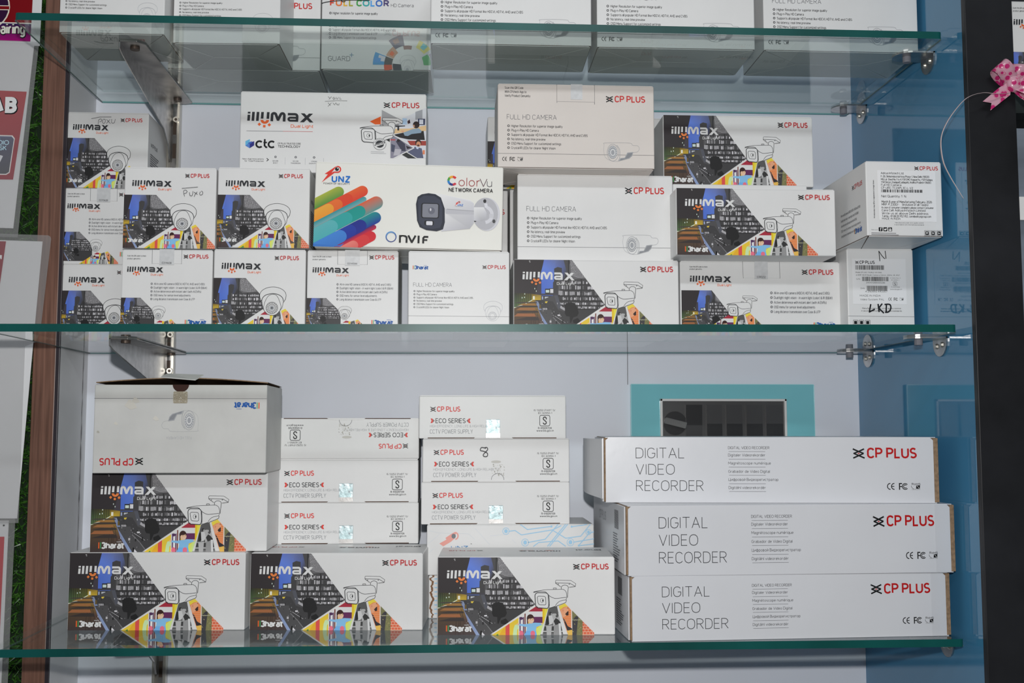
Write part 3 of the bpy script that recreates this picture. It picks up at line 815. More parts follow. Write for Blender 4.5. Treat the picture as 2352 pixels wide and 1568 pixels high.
def wedge(P, clipmap):
    """playground, couple and man in a yellow cap, fanned out under the drawn camera"""
    def C(pts):
        P.clip = [clipmap(*p) for p in pts]
    sk = ink(232, 178, 146)
    C([(496, 800), (765, 850), (575, 1480), (-560, 1480)])
    P.rect(-700, 700, 900, 1500, ink(232, 186, 58)); P.up()
    P.poly([(330, 915), (420, 790), (640, 790), (640, 915)], ink(158, 46, 62)); P.rect(180, 915, 640, 1035, WHITE)
    P.rect(420, 1035, 640, 1175, ink(96, 44, 84)); P.rect(100, 930, 300, 1480, WHITE)
    P.poly([(640, 840), (780, 840), (680, 1180), (640, 1180)], ink(238, 182, 40)); P.poly([(690, 850), (780, 850), (700, 1100), (680, 1100)], ink(240, 205, 70))
    P.poly([(-360, 1480), (-260, 1320), (-190, 1250), (-190, 1480)], ink(235, 165, 45)); P.poly([(-190, 1250), (-100, 1180), (-100, 1480), (-190, 1480)], ink(205, 78, 74))
    P.poly([(-470, 1480), (-360, 1410), (-340, 1480)], ink(85, 140, 55))
    P.poly([(-30, 1480), (-10, 1300), (20, 1215), (110, 1195), (150, 1230), (70, 1330), (60, 1480)], ink(190, 228, 165))
    P.poly([(500, 1480), (500, 1300), (600, 1220), (660, 1180), (590, 1480)], [ink(205, 210, 80), ink(215, 215, 90), ink(200, 220, 120), ink(190, 225, 150), ink(185, 215, 140)])
    P.up()
    for x, c in ((122, ink(84, 52, 96)), (165, ink(225, 215, 228)), (200, ink(92, 56, 88)), (235, ink(108, 48, 42)), (290, ink(82, 44, 60))):
        P.rect(x, 1040 if x != 235 else 960, x + 26, 1480, c)
    P.ell(160, 1070, 44, 34, ink(78, 48, 84), 10)
    P.up()
    P.poly([(330, 1185), (470, 1165), (640, 1172), (628, 1215), (505, 1262), (492, 1350), (280, 1350), (292, 1262), (110, 1228), (95, 1190), (250, 1200)], ink(126, 178, 232))
    P.poly([(275, 1350), (495, 1350), (520, 1480), (215, 1480)], ink(108, 166, 226))
    P.ell(88, 1200, 30, 22, sk, 8); P.ell(625, 1188, 26, 18, sk, 8)
    P.up()
    P.ell(368, 1068, 82, 92, ink(58, 36, 34), 16)
    P.ell(162, 1405, 50, 66, ink(238, 108, 128), 12); P.ell(420, 1405, 52, 62, ink(238, 108, 128), 12)
    P.up()
    P.poly([(310, 1110), (330, 1075), (380, 1075), (430, 1060), (452, 1100), (440, 1150), (400, 1185), (350, 1180), (320, 1150)], sk)
    P.up()
    P.ell(368, 1090, 8, 8, ink(50, 30, 30), 6); P.ell(424, 1085, 8, 8, ink(50, 30, 30), 6)
    P.stroke(arc(405, 1128, 28, 18, 20, 150, 6), 8, WHITE)
    # couple on a bench, in grey
    C([(772, 852), (965, 792), (1115, 1480), (630, 1480)])
    g = lambda v: ink(v, v, v)
    P.rect(600, 700, 1150, 1500, g(84)); P.up()
    P.rect(640, 1240, 1120, 1330, g(60)); P.rect(640, 1350, 1120, 1372, g(180)); P.rect(640, 1230, 1110, 1244, g(165))
    P.rect(640, 1410, 1120, 1500, g(110))
    P.poly([(880, 960), (1010, 960), (1050, 1200), (880, 1240), (830, 1000)], g(165))
    P.up()
    P.poly([(720, 1040), (775, 1010), (790, 1200), (720, 1215)], g(42)); P.poly([(775, 1010), (850, 1000), (890, 1120), (850, 1200), (780, 1220)], g(190))
    P.poly([(720, 1240), (850, 1220), (830, 1480), (740, 1480)], g(168)); P.poly([(895, 1220), (1020, 1200), (1090, 1480), (890, 1480)], g(140))
    P.poly([(890, 1130), (940, 1060), (1000, 1100), (1060, 1180), (930, 1220)], g(52)); P.poly([(1000, 1180), (1050, 1180), (1060, 1480), (1020, 1480)], g(200))
    P.up()
    P.ell(820, 955, 32, 34, g(50), 10); P.ell(965, 1000, 34, 52, g(76), 10); P.ell(845, 975, 20, 26, g(150), 8); P.ell(940, 985, 16, 24, g(160), 8)
    # man with yellow cap before a brick wall
    C([(1008, 792), (1150, 728), (1205, 792), (1300, 888), (1310, 1480), (1225, 1480)])
    P.rect(980, 700, 1320, 1500, ink(228, 124, 72)); P.up()
    for i in range(14):
        P.rect(1120, 830 + i * 42, 1300, 836 + i * 42, ink(240, 178, 140))
    P.rect(1284, 860, 1312, 1480, ink(214, 200, 190))
    P.poly([(1050, 880), (1090, 850), (1210, 800), (1225, 900), (1190, 1000), (1140, 1030), (1100, 1050), (1060, 980)], ink(216, 152, 116))
    P.poly([(1095, 1055), (1140, 1100), (1205, 1240), (1290, 1290), (1345, 1330), (1330, 1480), (1190, 1330)], ink(50, 46, 50))
    P.up()
    P.poly([(1005, 790), (1150, 725), (1215, 800), (1120, 815), (1040, 875)], ink(234, 196, 70))
    P.poly([(1150, 970), (1200, 915), (1226, 905), (1225, 1000), (1180, 1008)], ink(58, 44, 42))
    P.rect(1196, 830, 1222, 842, ink(60, 40, 36)); P.ell(1100, 895, 14, 26, ink(200, 132, 98), 8)
    P.poly([(1190, 1345), (1330, 1318), (1352, 1480), (1215, 1480)], ink(226, 174, 84))
    C([(1306, 892), (1545, 1136), (1540, 1480), (1312, 1480)])
    P.rect(1290, 850, 1560, 1500, ink(118, 116, 78)); P.up()
    rr = random.Random(5)
    for i in range(60):
        x, y = rr.uniform(1310, 1540), rr.uniform(900, 1480)
        P.rect(x, y, x + 14, y + 12, ink(*rr.choice(((150, 146, 90), (88, 92, 58), (170, 160, 110), (70, 72, 50)))))
    P.poly([(1310, 1110), (1390, 1020), (1450, 1010), (1430, 1150), (1400, 1480), (1312, 1480)], ink(62, 60, 64)); P.rect(1310, 1100, 1500, 1112, ink(170, 170, 150))
    C([(1542, 1134), (1800, 1390), (1800, 1480), (1536, 1480)])
    P.rect(1530, 1100, 1820, 1500, ink(206, 98, 70)); P.up()
    for i in range(6):
        y = 1180 + i * 62
        P.rect(1530, y, 1820, y + 9, ink(232, 186, 160))
        for x in (1590, 1660, 1730, 1800):
            P.rect(x - (35 if i % 2 else 0), y, x - (35 if i % 2 else 0) + 8, y + 62, ink(232, 186, 160))
    P.clip = None
    P.up()

DESIGN = {}
def face(key, x0, y0, W, H, w, h):
    P = Print(x0, y0, W, H, w, h)
    DESIGN[key] = P
    return P

def build_designs():
    # --- B: illumax bullet box (408 x 178.5 px of the photograph, drawn from its close-ups)
    P = face('B', 1003.5, 1278, 408.5, 179, 0.192, 0.083)
    L = (1020, 1290, 1 / 9.22)
    R = (1180, 1310, 1 / 9.8)
    def rp(x, y):
        return (R[0] + x * R[2], R[1] + y * R[2])
    P.clip = [(1005, 1279), (1147.5, 1279), (1229, 1387), (1124, 1457), (1005, 1457)]
    P.fr(*L); city(P, 3); P.clip = None
    P.fr(*R); wedge(P, rp)
    P.fr(*R); bullet_outline(P)
    P.fr(*L); illumax(P, 52, 172, 1180, WHITE, ink(232, 122, 66)); bharat(P, 38, 1332, 550, WHITE)
    P.ell(215, -66, 17, 7, WHITE, 8); P.ell(222, -40, 12, 5, WHITE, 8)
    P.fr(); cpplus(P, 1316, 1294, 82)
    # --- D: illumax dome box
    P = face('D', 14, 108, 1585, 1390, 0.103, 0.0925)
    LD = (-137, 655, 0.535)
    def wd(x, y):
        return (663 + x * 0.52, 685 + y * 0.55)
    P.clip = [(14, 548), (530, 548), (985, 1020), (250, 1497), (14, 1497)]
    P.fr(*LD); city(P, 4); P.clip = None
    P.fr(663, 685, 0.52, 0.55); wedge(P, wd)
    P.fr(); dome_outline(P)
    P.fr(); illumax(P, 150, 338, 680, DARK, ORANGE); bharat(P, 65, 1326, 295, WHITE); cpplus(P, 1060, 218, 420)
    # --- Dr: back of the dome box
    P = face('Dr', 22, 848, 800, 753, 0.103, 0.097)
    P.clip = [(22, 1270), (181, 1270), (430, 1520), (215, 1601), (22, 1601)]
    P.fr(22 - 0.164 * 770 + 80, 1314 - 65 * 0.164, 0.164); city(P, 6); P.clip = None
    def wr(x, y):
        return (287 + x * 0.16, 1352 + y * 0.165)
    P.fr(287, 1352, 0.16, 0.165); wedge(P, wr)
    P.fr(357 - 1040 * 0.255, 1354 - 728 * 0.255, 0.255); dome_outline(P)
    P.fr()
    illumax(P, 70, 1005, 318); cpplus(P, 565, 893, 220); bharat(P, 590, 1476, 190)
    bullets(P, 290, 310, 1165, 34, 17, FEAT2, FEAT2_W, 1.0, MID)
    P.text('Scan this QR code to check', 70, 912, 10, DARK, 1.7, width=163); P.text('product genuinity.', 70, 937, 10, DARK, 1.7, width=115)
    P.stroke([(288, 848), (288, 978)], 2.6, MID); P.stroke([(548, 848), (548, 978)], 2.6, MID)
    P.stroke([(22, 850), (822, 848)], 3, MID)
    # --- Br: back of the bullet box
    P = face('Br', 186, 1083, 1105, 512, 0.193, 0.0885)
    P.clip = [(195, 1285), (403, 1285), (560, 1490), (420, 1595), (195, 1595)]
    P.fr(195 + 147 * 0.18, 1285 + 120 * 0.18, 0.18); city(P, 8); P.clip = None
    kb = 210 / 950.0
    def wb(x, y):
        return (505 + (x - 445) * kb, 1320 + (y - 205) * kb)
    P.fr(505 - 445 * kb, 1320 - 205 * kb, kb); wedge(P, wb); bullet_outline(P)
    P.fr()
    illumax(P, 253, 1185, 285); cpplus(P, 1025, 1137, 220); bharat(P, 1100, 1500, 150)
    bullets(P, 812, 830, 1307, 32.2, 16, FEAT2, [385, 403, 362, 282, 318], 1.0, MID)
    P.text('Scan this QR code to check', 252, 1127, 8, DARK, 1.7, width=122); P.text('product genuinity.', 252, 1143, 8, DARK, 1.7, width=86)
    P.stroke([(617, 1083), (620, 1200)], 2.2, MID); P.stroke([(873, 1083), (873, 1200)], 2.2, MID)
    # --- F: FULL HD bullet box, in three states
    for key in ('F', 'Fce', 'Ft'):
        P = face(key, 338, 196, 1364, 737, 0.184, 0.0995)
        cpplus(P, 1280, 300 if key != 'Ft' else 292, 345, ink(205, 52, 50, 1.0))
        P.text('FULL HD CAMERA', 418, 508, 40, MID, 0.75, width=430)
        bullets(P, 432, 457, 577, 38.2, 20, FEAT, FEAT_W, 1.0, DARK)
        P.stroke([(338, 808), (1702, 808)], 2.6, MID)
        P.up(); bullet_grey(P)
        if key != 'F':
            ce_marks(P, 360, 838, 36)
        if key == 'Ft':
            for i, (t, w) in enumerate((('Scan this QR Code', 160), ('With CPcheck App to', 186), ('Verify Product Genuinity', 220))):
                P.text(t, 400, 242 + i * 35, 19, DARK, 1.3, width=w)
            P.stroke([(852, 196), (852, 358)], 3.5, MID); P.stroke([(1180, 196), (1180, 368)], 3.5, MID); P.stroke([(852, 348), (1180, 348)], 1.5, PALE)
    # --- F upside down (open lid)
    P = face('Fi', 0, 0, 1090, 540, 0.188, 0.0955)     # upright coordinates: the box is turned over afterwards
    cpplus(P, 773, 50, 274)
    bharat(P, 47, 392, 163)
    P.text('FULL HD CAMERA', 473, 222, 15, PALE, 0.9, width=159)
    P.stroke([(0, 455), (1090, 455)], 2.2, MID)
    P.fr(430 - 1255 * 0.74, 252 - 700 * 0.79, 0.74, 0.79); bullet_grey(P, 0.7)
    # --- Fd: FULL HD dome box
    P = face('Fd', 912, 868, 883, 712, 0.114, 0.092)
    cpplus(P, 1558, 990, 205)
    bharat(P, 950, 996, 138)
    P.text('FULL HD CAMERA', 957, 1180, 32, MID, 0.75, width=334)
    bullets(P, 967, 986, 1228, 28.2, 14.5, FEAT, FEAT_W, 0.742, DARK)
    P.stroke([(912, 1437), (1795, 1440)], 2.2, MID)
    P.fr(1651 - 1040 * 0.362, 1297 - 728 * 0.362, 0.362, 0.372); dome_outline(P, False, ink(165, 167, 172), 0.8, False)
    # --- U: UNZ network camera
    P = face('U', 76, 70, 1652, 772, 0.2096, 0.0938)
    P.fr(76.5, 70, 0.512)
    def cap(x, y, r, c0, c1=None, dx=-1300, ang=30.0, edge=None):
        a = math.radians(ang)
        n = (-math.sin(a) * -1, -math.cos(a))
        ux, uy = math.cos(a), -math.sin(a)
        px, py = -uy, ux
        pts = [(x + r * (ux * math.cos(t) + px * math.sin(t)), y + r * (uy * math.cos(t) + py * math.sin(t))) for t in [math.radians(-90 + 15 * i) for i in range(13)]]
        cols = [tuple(q + (w - q) * i / 12 for q, w in zip(c0, c1 or c0)) for i in range(13)]
        pts += [(pts[-1][0] + dx * ux, pts[-1][1] + dx * uy), (pts[0][0] + dx * ux, pts[0][1] + dx * uy)]
        cols += [cols[-1], cols[0]]
        P.poly(pts, cols); P.up()
    cap(400, 530, 93, ink(158, 166, 62), ink(62, 128, 60))
    cap(805, 505, 96, ink(212, 92, 46), ink(200, 52, 40)); cap(555, 650, 95, ink(202, 66, 40), ink(204, 56, 36)); cap(385, 755, 93, ink(214, 104, 46), ink(206, 92, 40)); cap(238, 838, 93, ink(226, 156, 58), ink(216, 136, 42))
    cap(835, 650, 46, ink(38, 130, 136), ink(110, 160, 165))
    cap(1050, 705, 114, ink(206, 84, 46), ink(36, 140, 140))
    cap(1035, 972, 104, ink(20, 132, 128), ink(22, 40, 140))
    cap(765, 870, 106, ink(20, 136, 128), ink(18, 140, 132)); cap(545, 992, 108, ink(46, 150, 148), ink(40, 150, 148)); cap(295, 1148, 114, ink(86, 164, 168), ink(70, 160, 165))
    cap(1020, 1140, 42, ink(60, 26, 90), ink(200, 30, 48))
    cap(790, 1120, 106, ink(22, 38, 126), ink(22, 36, 132)); cap(620, 1215, 106, ink(24, 56, 148), ink(26, 42, 140)); cap(452, 1320, 112, ink(60, 122, 196), ink(52, 110, 184))
    cap(970, 1305, 92, ink(192, 30, 46), ink(200, 40, 46)); cap(860, 1372, 92, ink(200, 52, 56), ink(198, 50, 54)); cap(680, 1472, 84, ink(214, 118, 108), ink(204, 88, 84))
    P.poly([(0, 1500), (0, 1465), (430, 1480), (520, 1440), (470, 1500)], ink(50, 108, 184))
    # its logo
    P.fr(76.5, 70, 0.512)
    def unz_logo():
        red = ink(206, 54, 44)
        P.poly([(108, 372), (210, 224), (155, 218), (330, 88), (372, 68), (350, 100), (290, 178), (330, 188)], red)
        P.poly([(330, 188), (300, 205), (108, 372), (210, 224), (240, 190)], red)
        P.stroke(arc(372, 132, 52, 52, -100, 95, 12) + [(290, 184)], 22, red)
        P.up()
        P.poly([(272, 196), (345, 92), (398, 100), (400, 160), (300, 176)], WHITE); P.up()
        P.ell(362, 128, 34, 34, BLACK, 16); P.up(); P.ell(372, 112, 10, 10, WHITE, 8)
        P.text('UNZ', 288, 352, 96, ink(30, 104, 184), 2.6, width=296, gap=3.4)
        P.text('POWER OF SECURITY', 142, 400, 26, DARK, 1.7, width=446, gap=2.6)
    unz_logo()
    P.fr(0, -8)
    # ColorVu
    seg = (ink(206, 46, 44), ink(232, 160, 40), ink(70, 150, 60), ink(40, 120, 190), ink(30, 46, 120), ink(190, 40, 60))
    for i in range(12):
        a0, a1 = -40 - i * 23.5, -40 - (i + 1) * 23.5
        P.stroke(arc(1279, 217, 36, 36, a0, a1, 3), 20, seg[min(5, int(i / 2))])
    P.text('olor', 1336, 262, 76, ink(150, 60, 62), 0.8, width=186); P.text('V', 1522, 262, 70, ink(88, 60, 70), 0.8, width=62); P.text('u', 1586, 262, 70, ink(88, 86, 92), 0.8, width=40)
    P.text('NETWORK CAMERA', 1250, 316, 32, BLACK, 2.0, width=385, gap=2.8)
    # photograph of the camera
    pl = lambda v: ink(v, v, v * 1.03)
    P.ell(1588, 516, 118, 152, pl(196), 30); P.ell(1575, 512, 112, 148, pl(172), 30); P.up()
    P.ell(1568, 396, 14, 18, pl(50), 10); P.ell(1652, 578, 14, 18, pl(70), 10); P.ell(1486, 576, 12, 14, pl(60), 8)
    P.stroke(arc(1572, 520, 62, 70, -75, 85, 10), 30, pl(200)); P.poly([(1562, 416), (1590, 416), (1598, 460), (1570, 456)], pl(205)); P.poly([(1610, 512), (1648, 512), (1646, 548), (1610, 548)], pl(190)); P.up()
    P.poly([(1470, 455), (1560, 452), (1585, 500), (1585, 560), (1545, 580), (1470, 578)], [pl(225), pl(215), pl(190), pl(170), pl(165), pl(190)]); P.up()
    P.poly([(1000, 352), (1060, 338), (1160, 340), (1440, 392), (1472, 420), (1476, 600), (1440, 652), (1190, 684), (1180, 500)], [pl(225), pl(232), pl(232), pl(212), pl(195), pl(180), pl(172), pl(190), pl(228)]); P.up()
    P.poly([(1224, 478), (1474, 488), (1474, 524), (1226, 522)], pl(178))
    P.poly([(1236, 476), (1474, 487), (1474, 492), (1236, 482)], pl(150))
    P.poly([(962, 440), (975, 375), (1010, 350), (1070, 338), (1130, 345), (1180, 375), (1200, 430), (1216, 476), (1220, 600), (1205, 665), (1150, 684), (1060, 676), (1000, 650), (975, 590)], ink(40, 44, 56)); P.up()
    P.poly([(980, 400), (1030, 362), (1120, 362), (1178, 400), (1196, 470), (1196, 600), (1180, 650), (1110, 664), (1030, 650), (990, 600)], ink(56, 60, 74)); P.up()
    P.rrect(1008, 428, 1168, 568, 22, ink(28, 30, 36)); P.rrect(1040, 588, 1124, 632, 14, ink(24, 26, 30)); P.up()
    P.rrect(1020, 436, 1158, 560, 14, [ink(120, 122, 132)] * 20); P.rrect(1056, 594, 1112, 630, 8, pl(205)); P.up()
    P.ell(1100, 498, 30, 32, ink(98, 100, 112), 14); P.ell(1092, 488, 8, 14, ink(190, 190, 196), 8)
    P.fr(1302 - 108 * 0.155, 402 - 68 * 0.155 - 8, 0.155); unz_logo()
    # ONVIF
    P.fr(0, -4)
    for i in range(10):
        a0 = 36 * i
        v = 0.5 + 0.5 * math.cos(math.radians(a0 - 230))
        P.stroke(arc(752, 742, 43, 44, a0, a0 + 37, 4), 7 + 6 * v, ink(30 + 60 * v, 50 + 90 * v, 120 + 70 * v))
    P.stroke([(830, 792), (830, 732), (876, 732)] + arc(872, 748, 16, 16, -90, 0, 4) + [(888, 792)], 17, BLACK)
    P.stroke([(902, 724), (934, 786), (966, 724)], 17, BLACK); P.stroke([(993, 724), (993, 793)], 18, BLACK)
    P.stroke([(1078, 733), (1044, 733), (1034, 745), (1034, 793)], 17, BLACK); P.stroke([(1034, 762), (1070, 762)], 14, BLACK)
    # --- C: illumax trusted-core box (photograph pixels, levelled)
    P = face('C', 552, 207, 427, 195, 0.2197, 0.1006)
    illumax(P, 568, 257, 151); P.stroke([(567, 303), (650, 303)], 0.8, MID); P.stroke([(650, 303), (718, 303)], 0.8, RED)
    P.poly([(565, 328), (575, 323), (575, 345), (565, 339)], ink(96, 168, 205)); P.poly([(575, 331), (585, 328), (585, 338), (575, 345)], ink(44, 46, 120))
    P.poly([(565, 339), (575, 331), (575, 345)], ink(80, 120, 190)); P.up(); P.poly([(570, 333), (579, 328), (580, 332), (575, 335)], ink(60, 90, 170))
    for cx in (597, 625):
        P.stroke(arc(cx, 335, 7.4, 7.4, -45, -315, 12), 4.2, BLACK)
    P.stroke([(609, 322.5), (608.6, 338), (612, 342), (615, 342)], 4, BLACK); P.stroke([(606, 331), (614, 330.5)], 3.6, BLACK)
    P.text('CP PLUS TRUSTED CORE', 639, 334.5, 3.8, DARK, 1.5, width=52); P.text('TECHNOLOGY', 639, 342, 5, DARK, 1.7, width=51)
    P.text('New-Age Innovations', 559, 372, 3, DARK, 1.5, width=48); P.text('for Total Protection', 564, 377, 3, DARK, 1.5, width=43)
    P.stroke([(614, 368.5), (618, 372), (614, 375.5)], 1.5, BLACK)
    for i, (x, a_, b_) in enumerate(((634, 'SECURE', 'BOOT'), (680, 'SECURE', 'TRANSMISSION'), (722, 'STRONG', 'ENCRYPTION'))):
        P.stroke(arc(x, 365, 2, 2, 0, 360, 8), 1.4, MID)
        P.text(a_, 0, 376, 2.6, MID, 1.5, width=13, cx=x); P.text(b_, 0, 381, 2.6, MID, 1.5, width=10 if i == 0 else 22, cx=x)
        P.stroke([(x + 22, 366), (x + 22, 383)], 0.6, PALE)
    cpplus(P, 880, 229, 83)
    P.fr(820, 231.5, 1 / 9.8)
    P.poly([(550, 155), (1560, 730), (1560, 60), (1030, 350), (860, 340)], WHITE)
    P.poly([(548, 155), (1010, 400), (1010, 520), (548, 520)], ink(150, 150, 152)); P.poly([(280, 435), (528, 310), (528, 500), (400, 505)], ink(212, 92, 40))
    P.up()
    P.poly([(820, 740), (1020, 340), (1140, 290), (1320, 200), (1555, 90), (1555, 1290), (1350, 1290), (1120, 1150), (1280, 1050)], ink(196, 198, 204)); P.up()
    P.poly([(1310, 190), (1470, 130), (1470, 360), (1310, 380)], ink(148, 150, 156)); P.poly([(1020, 345), (1120, 350), (1120, 500), (1020, 495)], ink(160, 185, 210)); P.poly([(1370, 350), (1530, 350), (1530, 500), (1370, 500)], ink(60, 66, 92))
    P.poly([(860, 600), (1180, 590), (1555, 510), (1555, 640), (1200, 660), (830, 720)], ink(205, 174, 130)); P.poly([(860, 520), (1080, 520), (1080, 540), (860, 560)], ink(52, 54, 60)); P.rect(905, 530, 945, 640, ink(40, 40, 44))
    P.poly([(815, 745), (1040, 690), (1500, 640), (1530, 860), (1150, 850), (960, 810)], ink(34, 34, 36)); P.poly([(1130, 880), (1555, 880), (1555, 990), (1200, 990)], ink(150, 60, 52)); P.up()
    P.rect(1400, 370, 1490, 480, ink(200, 205, 220)); P.poly([(1130, 420), (1180, 370), (1200, 460), (1140, 480)], ink(60, 40, 44))
    P.poly([(1040, 690), (1250, 600), (1390, 580), (1455, 640), (1440, 690), (1230, 720), (1140, 770), (1070, 760)], ink(126, 148, 166)); P.poly([(1000, 640), (1060, 650), (1040, 690), (990, 660)], ink(200, 150, 120))
    P.up(); P.ell(1330, 500, 76, 84, ink(44, 34, 34), 14); P.poly([(1262, 500), (1290, 500), (1300, 560), (1265, 540)], ink(190, 140, 110))
    P.poly([(1185, 1060), (1320, 1020), (1460, 1060), (1500, 1290), (1350, 1290), (1130, 1150)], ink(84, 88, 112)); P.ell(1380, 930, 70, 84, ink(50, 36, 32), 14); P.rect(1480, 1100, 1530, 1200, ink(206, 124, 90)); P.up()
    P.ell(1385, 960, 52, 66, ink(190, 132, 100), 12); P.ell(1380, 990, 30, 24, ink(80, 54, 46), 8); P.poly([(1320, 1020), (1400, 1020), (1380, 1080), (1340, 1070)], ink(180, 190, 210))
    P.poly([(640, 860), (740, 835), (740, 920)], ink(44, 44, 46)); P.poly([(1010, 1215), (1110, 1155), (1350, 1300), (1150, 1300)], ink(48, 50, 50))
    P.poly([(748, 800), (820, 770), (1280, 1050), (820, 1300), (748, 1300)], ink(128, 126, 140))
    P.up()
    P.poly([(870, 900), (960, 860), (1080, 960), (1100, 1130), (1010, 1130), (930, 1000)], ink(60, 60, 76)); P.poly([(770, 960), (860, 1000), (830, 1160), (770, 1140)], ink(70, 74, 92)); P.poly([(860, 1080), (1000, 1090), (960, 1230), (820, 1240)], ink(170, 168, 176)); P.poly([(1100, 1000), (1240, 1050), (1130, 1080)], ink(40, 36, 44))
    P.rect(748, 850, 860, 880, ink(170, 70, 76)); P.ell(930, 880, 36, 36, ink(40, 34, 38), 10)
    P.stroke([(820, 750), (1285, 1050), (820, 1310)], 22, WHITE); P.stroke([(745, 800), (745, 1310)], 16, WHITE); P.stroke([(1115, 1150), (1370, 1310)], 18, WHITE)
    P.up()
    kc = 965 / 950.0 / 9.8
    P.fr(820 + 65 / 9.8 - 445 * kc, 231.5 + 340 / 9.8 - 205 * kc * 0.92, kc, kc * 0.92); bullet_outline(P)
    P.fr(820, 231.5, 1 / 9.8); P.up()
    P.ell(510, 972, 148, 140, WHITE, 24); P.stroke(arc(510, 972, 144, 136, 0, 360, 26), 9, MID); P.up()
    P.ell(510, 972, 96, 88, DARK, 18); P.up(); P.poly([(370, 990), (640, 900), (655, 955), (385, 1045)], WHITE); P.up()
    for i, ch in enumerate('APPROVED'):
        P.text(ch, 392 + i * 31, 1022 - i * 10, 44, DARK, 2.0, width=22)
    for i in range(9):
        a = math.radians(200 + i * 17)
        P.rect(504 + 116 * math.cos(a), 964 + 110 * math.sin(a), 518 + 116 * math.cos(a), 984 + 110 * math.sin(a), MID)
    P.stroke([(310, 1150), (610, 1158)], 9, PALE); P.stroke([(310, 1186), (655, 1196)], 9, PALE)
    P.fr(); scribble(P, 'C')
    # --- P: power supply box
    P = face('P', 1137, 760, 1058, 297, 0.176, 0.0505)
    cpplus(P, 1217, 839, 216, ink(204, 62, 58))
    for x, d in ((1219, 1), (1507, -1)):
        P.poly([(x, 920), (x + 14 * d, 920), (x + 21 * d, 935), (x + 14 * d, 951), (x, 951), (x + 8 * d, 935)], ink(206, 60, 52))
        P.poly([(x + 17 * d, 923), (x + 29 * d, 935), (x + 17 * d, 948), (x + 22 * d, 935)], BLACK)
    P.text('ECO SERIES', 1257, 950, 29, DARK, 1.5, width=212)
    P.text('HIGH EFFICIENCY, LONG LIFE & HIGH RELIABILITY', 1216, 980, 16, ink(140, 142, 146), 0.9, width=472)
    P.text('CCTV POWER SUPPLY', 1216, 1023, 27, ink(128, 130, 134), 0.95, width=306)
    P.text('IS 13252 (PART 1)/', 1963, 868, 11, DARK, 1.5, width=154); P.text('IEC 60950-1', 1994, 887, 11, DARK, 1.5, width=99)
    P.stroke(rr_pts(2004, 897, 2078, 971, 12, 3), 4, DARK, True)
    P.stroke(arc(2041, 920, 11, 11, 30, -210, 10) + arc(2041, 948, 11, 11, -60, 180, 10), 7, BLACK)
    P.text('R-91009709', 1993, 992, 12, DARK, 1.8, width=97); P.text('www.bis.gov.in', 1982, 1009, 12, DARK, 1.7, width=123)
    # --- V: recorder box
    P = face('V', 190, 324, 1724, 334, 0.368, 0.0705)
    for t, y, w in (('DIGITAL', 431, 248), ('VIDEO', 514, 197), ('RECORDER', 597, 344)):
        P.text(t, 363, y, 51, ink(44, 46, 50), 0.60, width=w)
    for i, (t, w) in enumerate((('DIGITAL VIDEO RECORDER', 211), ('Digitaler Videorekorder', 189), ('Magn\u00e9toscope num\u00e9rique', 217), ('Grabador de Video Digital', 211), ('\u0426\u0438\u0444\u0440\u043e\u0432\u043e\u0439 \u0412\u0438\u0434\u0435\u043e\u0440\u0435\u0433\u0438\u0441\u0442\u0440\u0430\u0442\u043e\u0440', 254), ('Digit\u00e1ln\u00ed videorekord\u00e9r', 189))):
        y = (385, 422, 463, 505, 546, 587)[i]
        P.text(t, 838, y, 13, DARK, 1.05, width=w)
        y2 = (398, 437, 477, 518, 561, 600)[i]
        P.stroke([(840, y2), (1028, y2)], 1.5, MID)
    cpplus(P, 1475, 381, 325, ink(186, 26, 28, 1.0))
    ce_marks(P, 1628, 556, 34)
    # --- S: label end of the box at the right (close-up coordinates)
    P = face('S', 424, -98, 1500, 1490, 0.0857, 0.0841)
    P.fr(0, 0, 1)
    cpplus(P, 1388, -2, 470)
    P.poly([(652, 82), (1770, 82), (1800, 110), (1800, 1100), (670, 1070)], (0.85, 0.85, 0.855)); P.up()
    P.map = (0, 0, 1, 1)
    ST = [('Aditya Infotech Ltd.', 158, 40, 450), ('F-28, Okhla Industrial Area Phase-1, New Delhi-110020', 222, 38, 950), ('Mfd. at: Shed No.:1 to 4,YSR EMC Kopparthy, YSR Kadapa,', 280, 38, 1020),
          ('YSR District, Kadapa(Cuddapah), Andhra Pradesh-516003', 336, 38, 985), ('Full HD Camera', 392, 40, 395), ('CP-URC-TC24PL3C-L-V2', 450, 40, 625), ('Net Quantity: 1  N', 618, 44, 480),
          ('Month & year of Manufacturing: February, 2026', 725, 42, 990), ('MRP: \u20b9 2300/-    (Inclusive of all Taxes)', 780, 42, 915), ('In case of consumer complaints please contact Consumer', 838, 38, 1020),
          ('Care Cell: Aditya Infotech Limited', 895, 42, 855), ('Write us at above Delhi address', 955, 42, 910), ('Toll No. +91 88 00 952 952, care@adityagroup.com', 1010, 38, 965), ('MADE IN INDIA', 1058, 36, 360)]
    for t, y, c, w in ST:
        P.text(t, 725, y, c, BLACK, 1.55, width=w)
    def bars(x0, x1, y0, y1, seed):
        r = random.Random(seed); x = x0
        while x < x1:
            w = r.choice((1, 1, 2, 3)) * (x1 - x0) / 130.0
            P.rect(x, y0, min(x + w, x1), y1, BLACK)
            x += w + r.choice((1, 1, 2)) * (x1 - x0) / 130.0
    bars(722, 1545, 462, 520, 1)
    P.text('Manufactured under strict quality control', 980, 1128, 20, MID, 1.5, width=555); P.text('in accordance with international standards', 965, 1166, 20, MID, 1.5, width=580)
    P.text('Follow us at', 505, 1268, 16, MID, 1.4, width=125)
